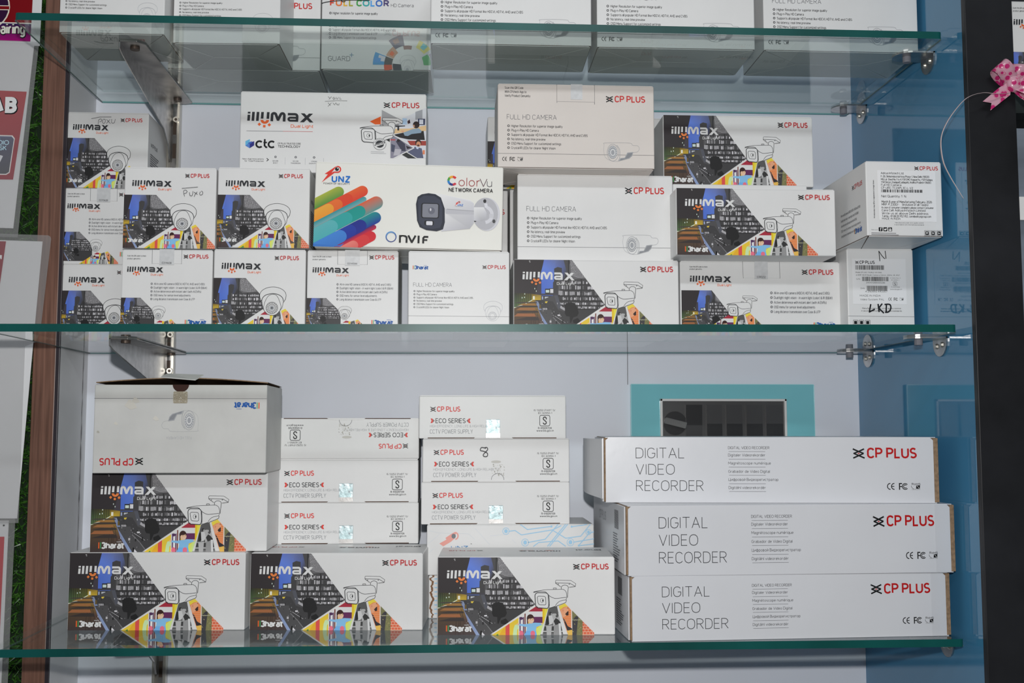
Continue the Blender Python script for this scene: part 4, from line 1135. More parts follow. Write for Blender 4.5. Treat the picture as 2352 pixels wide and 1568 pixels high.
    for i, x in enumerate((650, 743, 838)):
        P.rrect(x, 1212, x + 76, 1290, 10, BLACK)
        P.up()
        if i == 0: P.text('f', x + 28, 1282, 56, WHITE, 2.2, width=24)
        if i == 1: P.poly([(x + 14, 1238), (x + 36, 1244), (x + 52, 1230), (x + 64, 1238), (x + 56, 1266), (x + 36, 1276), (x + 16, 1270)], WHITE)
        if i == 2: P.rrect(x + 12, 1250, x + 64, 1284, 8, WHITE); P.text('You', x + 22, 1244, 22, WHITE, 1.8, width=32)
    P.stroke([(505, 1322), (990, 1330)], 10, MID); P.stroke([(505, 1352), (1040, 1362)], 10, MID)
    for i, x in enumerate((1552, 1670, 1788)):
        P.stroke(rr_pts(x, 1268, x + 98, 1372, 4, 2), 6, MID, True); P.rect(x + 16, 1284, x + 82, 1356, BLACK); P.up()
        P.poly([(x + 30, 1300), (x + 66, 1300 + 10 * i), (x + 56, 1330), (x + 40, 1342)], WHITE)
    # turned text along the left
    ax = 0.0
    for ch in 'Actual product may differ in appearance to image shown.':
        if ch == ' ':
            ax += 3.4; continue
        wg, st = glyph(ch)
        for g_ in st:
            P._stroke([(582 - 24 + 24 - q[1] * 2.3, 1030 - (ax + q[0]) * 2.35) for q in g_], 4.0, DARK)
        ax += wg + 2.2
    # its long side (seen on the left): u runs from the far end to the near corner
    P = face('S_left', 0, 0, 1840, 840, 0.17, 0.0841)
    cpplus(P, 1400, 190, 330)
    for i in range(5):
        P.text(FEAT2[i], 1000, 480 + i * 60, 26, MID, 1.4, width=650 - 60 * (i % 3))
    bharat(P, 1440, 690, 250)
    # --- L: label end with the marker writing
    P = face('L', 285, 700, 476, 606, 0.0765, 0.1005)
    P.rect(322, 772, 706, 1094, (0.845, 0.845, 0.85)); P.up()
    cpplus(P, 344, 787, 140, BLACK, BLACK)
    bars(345, 552, 818, 850, 2); bars(390, 580, 900, 931, 3); bars(422, 570, 964, 1000, 4)
    P.text('Model: CP-USC-TA24L2-V5-0360', 346, 873, 8, DARK, 1.5, width=186); P.text('2.4MP HD IR Bullet Camera 3.6mm, 20Mtr, IR, IP67', 348, 892, 8, DARK, 1.5, width=314)
    P.text('S/N:', 350, 921, 9, DARK, 1.4, width=27); P.text('2401012880000286', 420, 946, 9, DARK, 1.5, width=134)
    P.text('EAN:', 380, 987, 9, DARK, 1.4, width=29); P.text('4 250593 443357', 412, 1010, 11, DARK, 1.5, width=156)
    P.text('IS 13252 (Part 1)', 592, 911, 6, DARK, 1.4, width=74); P.text('IEC 60950-1', 600, 925, 6, DARK, 1.4, width=56)
    P.stroke(rr_pts(612, 934, 640, 962, 5, 2), 2, DARK, True); P.text('S', 622, 957, 16, BLACK, 2, width=8)
    P.text('R-44101566', 600, 975, 6, DARK, 1.6, width=60); P.text('www.bis.gov.in', 590, 991, 7, DARK, 1.7, width=84)
    P.text('MADE IN INDIA', 372, 1040, 12, DARK, 1.3, width=148); P.text('Video System: PAL', 374, 1067, 12, DARK, 1.3, width=170)
    ce_marks(P, 564, 1047, 22)
    P.text('Manufactured under strict quality control', 386, 1128, 9, DARK, 1.5, width=276); P.text('in accordance with international standards', 380, 1146, 9, DARK, 1.5, width=288)
    P.stroke([(285, 1179), (761, 1182)], 2, MID)
    for x in (320, 362, 406):
        P.stroke(rr_pts(x, 1208, x + 33, 1242, 2, 2), 2.5, DARK, True); P.rect(x + 6, 1214, x + 27, 1236, BLACK)
    P.up(); scribble(P, 'L')
    # --- G: FULL COLOR guard box (close-up coordinates)
    P = face('G', 20, -360, 2230, 1840, 0.1341, 0.115)
    rb = [ink(206, 66, 46), ink(222, 110, 50), ink(232, 170, 60), ink(160, 160, 60), ink(60, 150, 70), ink(50, 160, 160), ink(70, 150, 220), ink(50, 100, 180), ink(70, 60, 110)]
    for i, (ch, x, w) in enumerate((('F', 185, 70), ('U', 302, 100), ('L', 458, 66), ('L', 570, 68), ('C', 722, 90), ('O', 850, 112), ('L', 1008, 68), ('O', 1115, 110), ('R', 1275, 86))):
        P.text(ch, x + 14, 186, 108, rb[i], 2.6, width=w)
    P.text('HD Camera', 1428, 200, 62, MID, 1.1, width=460)
    gl_ = ['Higher resolution for superior image quality', 'Plug-n-Play HD/SD Camera', 'Support all popular Formats like HDCVI, HDTVI, AHD and CVBS', 'Long distance transmission over Coax & UTP', 'OSD Menu Support for customized settings']
    bullets(P, 197, 245, 364, 122, 46, gl_[:1], [910], 1.0, DARK); bullets(P, 193, 243, 618, 78.5, 46, gl_[1:], [560, 1285, 910, 890], 1.0, MID)
    P.text('GUARD', 165, 1300, 92, MID, 0.9, width=440); P.stroke([(595, 1180), (680, 1180)], 14, ink(110, 150, 150)); P.stroke([(636, 1140), (636, 1220)], 14, ink(110, 130, 170))
    cx, cy = 1780, 1370
    def sect(r0, r1, a0, a1, c):
        P.poly([(cx + r1 * math.cos(math.radians(a)), cy - r1 * 0.96 * math.sin(math.radians(a))) for a in [a0 + (a1 - a0) * i / 6 for i in range(7)]] + [(cx + r0 * math.cos(math.radians(a)), cy - r0 * 0.96 * math.sin(math.radians(a))) for a in [a1 + (a0 - a1) * i / 6 for i in range(7)]], c)
    sect(480, 710, 180, 158, ink(80, 150, 200)); sect(480, 620, 172, 160, ink(200, 200, 210)); sect(320, 485, 196, 180, ink(200, 86, 56)); sect(320, 485, 180, 158, ink(84, 82, 80)); sect(320, 485, 156, 128, ink(190, 150, 126)); sect(410, 640, 128, 100, ink(110, 106, 120))
    sect(330, 410, 104, 78, ink(150, 120, 116)); sect(400, 570, 66, 36, ink(226, 206, 120)); sect(320, 470, 26, 2, ink(92, 166, 106)); sect(320, 600, 34, 26, ink(200, 200, 205)); sect(330, 460, 0, 30, ink(96, 170, 108)); sect(480, 640, 28, 2, ink(150, 140, 156)); sect(40, 310, 175, 215, ink(60, 64, 70)); sect(100, 300, 215, 260, ink(60, 110, 84))
    P.up()
    sect(440, 560, 56, 44, ink(120, 190, 200)); sect(500, 600, 122, 110, ink(150, 120, 110)); sect(560, 700, 176, 166, ink(90, 150, 210)); sect(360, 440, 150, 138, ink(220, 110, 70))
    P.up(); dom = (1780 - 1040 * 0.72, 1065 - 728 * 0.72)
    P.fr(dom[0], dom[1], 0.72, 0.86); dome_outline(P, True, PALE, 0.9); P.fr(); P.up(); scribble(P, 'G')
    # --- N1: circuit print box
    P = face('N1', 320, 168, 1543, 450, 0.1995, 0.0586)
    cb = ink(150, 190, 225); cg = ink(196, 200, 206)
    for l_ in ([(1070, 230), (1130, 222), (1190, 262), (1480, 218), (1560, 180)], [(1250, 330), (1410, 302), (1530, 168)], [(1480, 222), (1600, 294), (1740, 276), (1830, 170)], [(1180, 168), (1245, 214), (1460, 188)], [(1430, 366), (1600, 168)], [(1450, 366), (1620, 168)], [(1660, 190), (1760, 178), (1800, 168)], [(1670, 330), (1866, 300)], [(1720, 360), (1820, 250), (1866, 236)], [(1720, 362), (1866, 346)], [(1300, 366), (1350, 330), (1530, 318), (1600, 366)]):
        P.stroke(l_, 8, cb)
    for x, y, r in ((1047, 228, 30), (1224, 330, 32), (1644, 330, 32), (1812, 240, 24)):
        P.stroke(arc(x, y, r, r, 0, 360, 18), 5, cb); P.ell(x, y, r * 0.55, r * 0.6, cb, 12)
    for x, y in ((1468, 187), (1656, 190), (1722, 360)):
        P.ell(x, y, 10, 10, cb, 8)
    for l_ in ([(340, 220), (420, 240), (700, 250), (760, 300)], [(340, 330), (440, 250)], [(760, 200), (900, 350)], [(900, 270), (1040, 258)], [(1100, 300), (1140, 340)], [(340, 420), (380, 380)]):
        P.stroke(l_, 3, cg)
    P.up()
    P.poly([(435, 335), (500, 300), (490, 285), (560, 240), (590, 232), (575, 290), (540, 320), (470, 360)], ink(228, 150, 140)); P.stroke(arc(580, 268, 26, 30, -110, 90, 8), 12, ink(228, 150, 140)); P.up(); P.ell(565, 270, 20, 22, ink(110, 116, 120), 10)
    P.text('UNZ', 545, 385, 26, ink(70, 130, 180), 2.2, width=150); P.text('\u00ae', 722, 352, 16, DARK, 1.2, width=10)
    # --- N2: torn box under it
    P = face('N2', 0, 0, 400, 110, 0.197, 0.0501)
    for i in range(9):
        P.rect(14, 8 + i * 11, 26, 11 + i * 11, ink(150, 190, 225))
    r = random.Random(2)
    pts = [(9 + r.uniform(-3, 5), i * 4) for i in range(28)]
    P.poly(pts + [(x - 3.5 - r.uniform(0, 2), y) for x, y in pts[::-1]], ink(120, 86, 60))
    # --- R: plain carton of the back row with its logo near the right edge
    P = face('R', 0, 0, 207, 350, 0.1129, 0.195)
    cpplus(P, 128, 46, 72)
    # --- top faces of the illumax boxes: print that reads from behind
    P = face('B_top', 0, 0, 406, 200, 0.192, 0.10)
    P.rot = True
    cpplus(P, 304, 120, 82); illumax(P, 118, 110, 100); P.text('Bharat', 20, 150, 18, MID, 1.6, width=60)
    # --- barcode side of the dome boxes (right face)
    P = face('D_right', 0, 0, 100, 110, 0.085, 0.0925)
    cpplus(P, 14, 40, 34, MID, MID)
    r = random.Random(9)
    for i in range(16):
        P.rect(12, 56 + i * 3.2, 12 + r.uniform(30, 60), 57.6 + i * 3.2, MID)
    P = face('Fd_left', 0, 0, 100, 110, 0.09, 0.092)
    for i in range(22):
        P.rect(60, 4 + i * 4.6, 92, 6.4 + i * 4.6, DARK)
    P = face('V_left', 0, 0, 300, 110, 0.19, 0.0705)
    bars_ = random.Random(4)
    for i in range(18):
        P.rect(214, 12 + i * 1.7, 250, 12.9 + i * 1.7, DARK)
    P.text('CP PLUS', 60, 36, 14, PALE, 1.5, width=70)
    for i in range(12):
        P.rect(200, 50 + i * 4, 200 + bars_.uniform(30, 66), 51.6 + i * 4, MID)

def scribble(P, which):
    """marker and ballpoint writing"""
    if which == 'C':
        k = ink(70, 74, 78, 1.0)
        S = [[(752, 217), (756, 221)], [(760, 217), (754, 224)], [(766, 218), (763, 220), (764, 224), (768, 223), (768, 220), (765, 221)], [(771, 218), (771, 222), (774, 223), (776, 218)], [(779, 218), (779, 223), (783, 223)],
             [(745, 229), (772, 226.5), (796, 226.5)], [(752, 232), (758, 239)], [(760, 232), (752, 241)], [(763, 232), (767, 237), (770, 232), (773, 237)], [(774, 234), (774, 237), (777, 237), (778, 233)]]
        for s in S: P.stroke(s, 0.75, k)
    elif which == 'L':
        k = ink(30, 32, 36, 1.0)
        for s in ([(522, 788), (516, 716), (538, 750), (558, 772)], [(562, 714), (566, 770)]): P.stroke(s, 5, k)
        for s in ([(448, 1094), (436, 1150), (476, 1130)], [(500, 1092), (506, 1150)], [(530, 1090), (504, 1122), (540, 1158)], [(560, 1096), (556, 1152)], curve([(546, 1096), (584, 1096), (590, 1124), (574, 1148), (548, 1152)], 4)): P.stroke(s, 10, k)
    elif which == 'G':
        k = ink(30, 30, 34, 1.0)
        for s in (curve([(150, -60), (160, 40), (200, 70), (280, 40), (350, -30)], 5), [(370, 72), (400, 20), (440, -50)], curve([(400, 40), (430, 105), (480, 110), (495, 95)], 4), [(532, -60), (536, 56)], curve([(540, 50), (600, 30), (640, -40)], 4),
                  curve([(26, 160), (40, 140), (200, 108), (450, 84), (700, 72), (930, 78), (1000, 62), (990, 45), (930, 42)], 5)): P.stroke(s, 17, k)
# ---------------------------------------------------------------- the niche, its walls and the glass shelves
def slab(name, x0, x1, y0, y1, z0, z1, m, bevel=0.0, parent=None):
    return box_obj(name, x0, x1, y0, y1, z0 + ZC, z1 + ZC, m, bevel, parent)
YW = 1.4255
# the shop the photographer stands in: floor, ceiling, opposite wall
struct(slab('floor', -3.0, 3.0, -3.2, 1.60, -ZC - 0.05, -ZC, mat('grey_floor_tile', (0.20, 0.19, 0.18), 0.25, noise=0.12, nscale=3)))
struct(slab('ceiling', -3.0, 3.0, -3.2, 1.60, 1.50, 1.55, mat('ceiling_paint', (0.75, 0.76, 0.77), 0.8)))
struct(slab('wall_front', -3.0, 3.0, -3.25, -3.2, -ZC, 1.50, mat('opposite_wall', (0.42, 0.42, 0.44), 0.6, noise=0.3, nscale=1.2)))
struct(slab('wall_back', -0.4735, 0.548, YW, YW + 0.018, -0.75, 0.95, M['wall_white']))
struct(slab('wall_left', -0.4850, -0.4735, 1.3262, YW, -0.75, 0.95, M['wall_grey']))
struct(slab('trim_1', -0.4777, -0.4730, 1.3225, 1.3262, -0.75, 0.95, M['edge_dark'], 0.0006))
struct(slab('wall_right', 0.548, 0.5655, 1.0985, YW + 0.018, -0.75, 0.95, M['blue']))
struct(slab('trim_2', 0.5456, 0.598, 1.090, 1.0985, -0.75, 0.95, M['black'], 0.0008))
struct(slab('trim_3', 0.5655, 0.598, 1.0985, 1.32, -0.75, 0.95, M['black']))
struct(slab('wall_right_recess', 0.598, 0.95, 1.30, 1.32, -0.75, 0.95, M['black']))
struct(slab('trim_4', -0.5052, -0.4777, 1.3240, 1.36, -0.75, 0.95, M['wood'], 0.0012))
def scuff():
    rnd = random.Random(21); V, F = [], []
    n = 40
    for i in range(n + 1):
        z = 0.098 - 0.255 * i / n
        w = 0.0004 + 0.0011 * abs(math.sin(i * 0.7)) * (1.5 if 14 < i < 30 else 0.8) * rnd.uniform(0.5, 1.0)
        y = 1.4085 + rnd.uniform(-0.0006, 0.0006)
        V += [(-0.4731, y - w, z + ZC), (-0.4731, y + w, z + ZC)]
    for i in range(n):
        F.append((2 * i, 2 * i + 1, 2 * i + 3, 2 * i + 2))
    me = bpy.data.meshes.new('scuff'); me.from_pydata(V, [], F); me.materials.append(M['edge_dark'])
    link_mesh('scuff', me, bpy.data.objects['wall_left'])
scuff()
sw = slab('seam', 0.2335, 0.2341, YW - 0.0006, YW, 0.060, 0.112, M['edge_dark'], 0, bpy.data.objects['wall_back'])

# turf panel left of the post
turf = struct(slab('wall_left_turf', -0.72, -0.5052, 1.345, 1.36, -0.75, 0.95, M['turf_back']))
def grass():
    rnd = random.Random(11)
    V, F = [], []
    for i in range(5200):
        x = rnd.uniform(-0.60, -0.5045); z = rnd.uniform(-0.36, 0.62)
        a = rnd.uniform(0, 2 * PI); L = rnd.uniform(0.010, 0.024); w = rnd.uniform(0.0004, 0.0009)
        dx, dz = math.cos(a) * L * 0.75, math.sin(a) * L * 0.75
        px, pz = -math.sin(a) * w, math.cos(a) * w
        yb = 1.345
        ym = yb - rnd.uniform(0.004, 0.012); yt = ym - rnd.uniform(-0.002, 0.006)
        i0 = len(V)
        V += [(x - px, yb, z - pz + ZC), (x + px, yb, z + pz + ZC), (x + dx * 0.5 + px, ym, z + dz * 0.5 + pz + ZC), (x + dx * 0.5 - px, ym, z + dz * 0.5 - pz + ZC), (x + dx, yt, z + dz + ZC)]
        F += [(i0, i0 + 1, i0 + 2, i0 + 3), (i0 + 3, i0 + 2, i0 + 4)]
    me = bpy.data.meshes.new('grass')
    me.from_pydata(V, [], F)
    me.materials.append(M['grass'])
    tag(link_mesh('grass', me), 'green artificial grass growing between the posters and the wooden post', 'grass', kind='stuff')
grass()

def glass_shelf(x0, x1, y0, y1, ztop, label, tilt=0.0, th=0.0080):
    bm = bmesh.new()
    r = 0.004
    pts = [(x0 + r, y0)] if False else []
    for cx, cy, a0 in ((x0 + r, y0 + r, 180), (x1 - r, y0 + r, 270)):
        for i in range(5):
            t = math.radians(a0 + 22.5 * i)
            pts.append((cx + r * math.cos(t), cy + r * math.sin(t)))
    pts += [(x1, y1), (x0, y1)]
    cxm = 0.0
    prism_bm(pts, 'z', -th, 0.0, bm)
    bm.normal_update()
    for f in bm.faces:
        n = f.normal
        f.material_index = 0 if abs(n.z) > 0.5 or n.y > 0.5 or abs(n.x) > 0.95 else 1
    o = link_mesh('glass_shelf', bm_mesh('glass_shelf', bm, M['glass'], M['glass_edge']), None, (0, 0, ztop + ZC), (0, -tilt, 0))
    tag(o, label, 'shelf', 'green edged glass shelves')
    for xx in (x0, x1):
        link_mesh('ground_edge', bm_mesh('ground_edge', bbox_bm(xx - 0.0004, xx + 0.0004, y0 + 0.003, y1, -th - 0.0003, -th + 0.0011), M['arris']), o)
    link_mesh('rear_edge', bm_mesh('rear_edge', bbox_bm(x0, x1, y1 - 0.0008, y1 + 0.0004, -th - 0.0003, -th + 0.0016), M['arris_teal']), o)
    return o
ZT, ZM, ZB, TM = 0.4385, 0.1089, -0.2202, 0.0046
glass_shelf(-0.4630, 0.5390, 1.130, 1.4175, ZT, 'uppermost green edged glass shelf, its underside seen from below')
glass_shelf(-0.4685, 0.5345, 1.1096, 1.4175, ZM, 'middle green edged glass shelf carrying the colourful camera boxes', TM)
glass_shelf(-0.4660, 0.5410, 1.130, 1.4175, ZB, 'lowest green edged glass shelf mirroring the boxes on it')

# slotted upright on the back wall, with one folded steel arm per shelf
up = empty('slotted_upright', (-0.3695, YW, ZC))
tag(up, 'bright slotted steel upright on the white back wall behind the left boxes', 'rail')
def rel(o):
    return o
bm = bbox_bm(-0.0085, 0.0085, -0.0025, 0.0, -0.75, 0.95)
link_mesh('back_strip', bm_mesh('back_strip', bm, M['chrome']), up)
for sx in (-1, 1):
    bm = bbox_bm(sx * 0.0068 - 0.0018, sx * 0.0068 + 0.0018, -0.012, -0.0025, -0.75, 0.95, 0.0004)
    link_mesh('side_rib', bm_mesh('side_rib', bm, M['chrome_bright']), up)
slot_me = bm_mesh('slot', bbox_bm(-0.0022, 0.0022, -0.0029, -0.0024, -0.010, 0.010), M['bolt_dark'])
for i in range(26):
    link_mesh('slot', slot_me, up, (0, 0, -0.40 + i * 0.032))

def bolt_mesh(r, l, m1):
    bm = cyl_bm((0, 0), 'y', r, -l, 0, 18)
    cyl_bm((0, 0), 'y', r * 0.55, -l - 0.0002, -l + 0.0008, 6, bm)
    me = bm_mesh('bolt', bm, m1, M['bolt_dark'], smooth=False)
    for p in me.polygons[-8:]:
        p.material_index = 1
    return me
BOLT = bolt_mesh(0.0037, 0.0042, M['chrome_bright'])
def shelf_arm(z0, label, yf=1.184, short=False):
    r = empty('shelf_bracket', (-0.3695, YW, z0 + ZC))
    tag(r, label, 'bracket', 'folded steel shelf brackets')
    y0, y1 = yf - YW, -0.012
    pts = [(y0, 0), (y0, -0.0085), (y0 + 0.012, -0.0125), (-0.055, -0.046), (-0.032, -0.060), (-0.022, -0.078), (-0.012, -0.080), (-0.012, 0)]
    bm = prism_bm(pts, 'x', -0.0018, 0.0)
    bmesh.ops.bevel(bm, geom=[e for e in bm.edges if abs(e.calc_length() - 0.0018) > 1e-5], offset=0.0004, segments=1, affect='EDGES')
    link_mesh('side_plate', bm_mesh('side_plate', bm, M['chrome']), r)
    bm = prism_bm([(-0.0018, y0), (0.018, y0), (0.0255, y0 + 0.010), (0.0255, y1 - 0.004), (0.016, y1), (-0.0018, y1)], 'z', -0.0018, 0.0)
    bmesh.ops.bevel(bm, geom=list(bm.edges), offset=0.0004, segments=1, affect='EDGES')
    link_mesh('top_flange', bm_mesh('top_flange', bm, M['steel_shaded']), r)
    for yy in (y0 + 0.018, y1 - 0.022):
        link_mesh('pad_screw', bm_mesh('pad_screw', cyl_bm((0.011, yy), 'z', 0.0052, -0.0045, -0.0016, 16), M['bolt_dark']), r)
    for zz in (-0.0235,):
        link_mesh('bolt', BOLT, r, (0.0045, -0.0118, zz))
    return r
shelf_arm(ZT - 0.0081, 'folded steel bracket arm under the uppermost glass shelf')
shelf_arm(ZM + TM * -0.36 - 0.0081, 'folded steel bracket arm under the middle glass shelf', 1.182)
shelf_arm(ZB - 0.0081, 'dark folded steel bracket under the lowest glass shelf', 1.23)

# glass clips on the blue panel
def glass_clip(y, z0, label):
    r = empty('glass_clip', (0.548, y, z0 + ZC))
    tag(r, label, 'bracket', 'steel glass clips on the blue panel')
    pts = [(-0.0165, 0.0), (0.0165, 0.0)] + [(0.0165 * math.cos(t), -0.0055 + 0.0158 * math.sin(t)) for t in [-PI * i / 10 for i in range(11)]]
    bm = prism_bm(pts, 'x', -0.0020, 0.0)
    link_mesh('wall_tab', bm_mesh('wall_tab', bm, M['chrome']), r)
    pts = [(0.0, -0.0165), (0.0, 0.0165)] + [(-0.026 - 0.016 * math.sin(t), 0.0165 * math.cos(t)) for t in [PI * i / 10 for i in range(11)]]
    bm = prism_bm(pts, 'z', -0.0020, 0.0)
    link_mesh('glass_plate', bm_mesh('glass_plate', bm, M['chrome']), r)
    link_mesh('clamp_screw', bm_mesh('clamp_screw', cyl_bm((-0.026, 0.0), 'z', 0.0046, -0.0085, -0.0018, 16), M['rubber']), r)
    for yy, zz in ((-0.0068, -0.0085), (0.0062, -0.0095)):
        bm = cyl_bm((yy, zz), 'x', 0.0034, -0.0020, -0.0042, 14, None, 0.0022)
        link_mesh('screw', bm_mesh('screw', bm, M['chrome_bright']), r)
glass_clip(1.184, ZT - 0.0081, 'front steel clip holding the uppermost glass shelf to the blue panel')
glass_clip(1.386, ZT - 0.0081, 'rear steel clip holding the uppermost glass shelf near the corner')
glass_clip(1.176, ZM + TM * 0.53 - 0.0083, 'front steel clip holding the middle glass shelf to the blue panel')
glass_clip(1.386, ZM + TM * 0.53 - 0.0083, 'rear steel clip holding the middle glass shelf near the corner')
glass_clip(1.183, ZB - 0.0081, 'steel clip holding the lowest glass shelf to the blue panel')

# switch board on the back wall
def switch_board():
    yb = YW
    r = empty('switch_board', (0.3607, yb, ZC - 0.0005))
    tag(r, 'modular switch board with teal glass surround on white back wall, above recorder boxes', 'switch')
    teal = mat('teal_back_painted_glass', (0.24, 0.63, 0.70), 0.10, spec=0.6)
    W2, T, B = 0.1232, 0.0605, -0.062
    iw, it, ib = 0.0852, 0.0415, -0.045
    for nm, a in (('surround_left', (-W2, -iw, B, T)), ('surround_right', (iw, W2, B, T)), ('surround_top', (-iw, iw, it, T)), ('surround_bottom', (-iw, iw, B, ib))):
        pass
    bm = bmesh.new()
    for a in ((-W2, -iw, B, T), (iw, W2, B, T), (-iw, iw, it, T), (-iw, iw, B, ib)):
        bbox_bm(a[0], a[1], -0.007, 0, a[2], a[3], 0, 2, bm)
    bmesh.ops.remove_doubles(bm, verts=bm.verts, dist=1e-5)
    link_mesh('glass_surround', bm_mesh('glass_surround', bm, teal), r)
    edge = mat('glass_surround_edge', (0.42, 0.80, 0.85), 0.2)
    for a in ((-W2 - 0.0008, -W2, B, T), (W2, W2 + 0.0008, B, T), (-W2, W2, T, T + 0.0008)):
        link_mesh('surround_edge', bm_mesh('surround_edge', bbox_bm(a[0], a[1], -0.0072, 0, a[2], a[3]), edge), r)
    bm = bmesh.new()
    t = 0.0032
    for a in ((-iw, -iw + t, ib, it), (iw - t, iw, ib, it), (-iw, iw, it - t, it), (-iw, iw, ib, ib + t)):
        bbox_bm(a[0], a[1], -0.0105, -0.002, a[2], a[3], 0.0006, 1, bm)
    link_mesh('silver_frame', bm_mesh('silver_frame', bm, mat('silver_frame', (0.80, 0.80, 0.79), 0.3, metal=0.0)), r)
    g1 = mat('dark_switch_plate', (0.060, 0.060, 0.062), 0.38); g2 = mat('dark_knob_rocker_shade', (0.022, 0.022, 0.024), 0.3); g3 = mat('switch_rocker_grey_lit', (0.050, 0.050, 0.053), 0.35)
    link_mesh('inner_plate', bm_mesh('inner_plate', bbox_bm(-iw + t, iw - t, -0.0062, -0.001, ib + t, it - t), g1), r)
    kx, kz = 0.2954 - 0.3607, 0.0093
    k = link_mesh('fan_knob', bm_mesh('fan_knob', cyl_bm((kx, kz), 'y', 0.0155, -0.0085, -0.006, 28), g2), r)
    bm = bbox_bm(-0.0145, 0.0145, -0.0150, -0.0085, -0.0045, 0.0045, 0.001)
    ko = link_mesh('grip', bm_mesh('grip', bm, mat('grey_knob_grip', (0.16, 0.16, 0.16), 0.25)), k, (kx, 0, kz), (0, math.radians(14), 0))
    def X(px):
        return -0.0852 + (px - 728) / (1698 - 728) * 0.1704
    for i, (a, b) in enumerate(((920, 1050), (1080, 1202), (1230, 1357), (1384, 1512), (1536, 1670))):
        x0, x1 = X(a), X(b)
        zt, zm, zb_ = 0.0345, 0.0085 - (0.002 if i == 0 else 0), -0.026
        bm = bbox_bm(x0, x1, -0.0078, -0.0060, zb_, zt)
        f = link_mesh('switch', bm_mesh('switch', bm, g1), r)
        tilt = 0.0022 if i == 0 else -0.0022
        bm = prism_bm([(-0.0078, zt - 0.001), (-0.0098 - tilt * 0.4, zt - 0.001), (-0.0098, zm), (-0.0098 + tilt, zb_ + 0.001), (-0.0078, zb_ + 0.001)], 'x', x0 + 0.0006, x1 - 0.0006)
        bm.normal_update()
        for fc in bm.faces:
            if fc.normal.y < -0.5:
                upper = fc.calc_center_median().z > zm
                fc.material_index = 0 if (upper == (i == 0)) else 1  # light and shade of the tilted halves put into their colour
            else:
                fc.material_index = 1
        link_mesh('rocker', bm_mesh('rocker', bm, g2, g3), f)
switch_board()
# ---------------------------------------------------------------- cartons
build_designs()
NOM = {'B': (0.192, 0.083, 0.10), 'D': (0.103, 0.0925, 0.085), 'Dr': (0.103, 0.097, 0.085), 'Br': (0.193, 0.0885, 0.10), 'F': (0.184, 0.0995, 0.09), 'Fce': (0.184, 0.0995, 0.09), 'Ft': (0.184, 0.0995, 0.09),
       'Fi': (0.188, 0.0955, 0.105), 'Fd': (0.114, 0.092, 0.09), 'U': (0.2096, 0.0938, 0.13), 'C': (0.2197, 0.1006, 0.10), 'P': (0.176, 0.0505, 0.10), 'V': (0.368, 0.0705, 0.20), 'S': (0.0857, 0.0841, 0.17),
       'L': (0.0765, 0.1005, 0.12), 'G': (0.1341, 0.115, 0.09), 'N1': (0.1995, 0.0586, 0.10), 'N2': (0.197, 0.0501, 0.10), 'R': (0.1129, 0.195, 0.085), 'W': (0.164, 0.0177, 0.12)}
CARD = {'Ft': 'card_aged', 'U': 'card_cream', 'V': 'card_grey', 'Fi': 'card_dirty', 'P': 'card', 'L': 'card', 'N1': 'card', 'N2': 'card'}
_mc = {}
def cached(key, fn):
    if key not in _mc:
        _mc[key] = fn()
    return _mc[key]
def body_mesh(t):
    w, h, d = NOM[t]
    m = M[CARD.get(t, 'card')]
    if t == 'V':
        return bm_mesh('recorder_core', bbox_bm(-w / 2 + 0.0015, w / 2 - 0.0015, 0.0016, d - 0.001, 0.0008, h - 0.0008, 0.0008), M['kraft'])
    zt = h - (0.0007 if t not in ('W', 'Fi') else 0.0)
    zb = 0.0007 if t in UNDER else 0.0
    bm = bbox_bm(-w / 2, w / 2, 0, d, zb, zt, 0.0011, 2)
    me = bm_mesh('carton', bm, m, M['kraft_dark'])
    if t in UNDER or t == 'Fi':
        for p in me.polygons:           # turned-over box: its open mouth; upright ones: shade in flap gaps painted dark
            if p.normal.z < -0.9:
                p.material_index = 1
    return me
UNDER = ('F', 'Fce', 'Ft', 'Fd', 'G', 'U', 'S')
def slab_mesh(name, x0, x1, y0, y1, z0, z1, m, b=0.0):
    return bm_mesh(name, bbox_bm(x0, x1, y0, y1, z0, z1, b, 1), m)
def flap_mesh(pts, m, z0=0.0, z1=0.0006):
    return bm_mesh('base_flap', prism_bm(pts, 'z', z0, z1), m)
def base_flaps(t):
    w, h, d = NOM[t]
    e, g = 0.0012, 0.0006
    c = min(w * 0.28, d * 0.62)
    x0, x1, y0, y1, ym = -w / 2 + e, w / 2 - e, e, d - e, d * 0.5
    return [[(x0, y0 + g * 2), (x0 + c, ym), (x0, y1 - g * 2)], [(x1, y0 + g * 2), (x1, y1 - g * 2), (x1 - c, ym)],
            [(x0 + g * 2, y0), (x1 - g * 2, y0), (x1 - c - g, ym - g), (x0 + c + g, ym - g)], [(x0 + g * 2, y1), (x0 + c + g, ym + g), (x1 - c - g, ym + g), (x1 - g * 2, y1)]]
# sticker and tuck-flap rectangles on the front, as fractions of width (from the left) and of height (from the top)
TUCK = {'Dr': (0.333, 0.657, 0.17), 'Br': (0.392, 0.622, 0.225), 'Ft': (0.377, 0.617, 0.205)}
SEAL = {'Dr': (0.412, 0.575, 0.182), 'Br': (0.463, 0.547, 0.238), 'Ft': (0.465, 0.540, 0.180)}

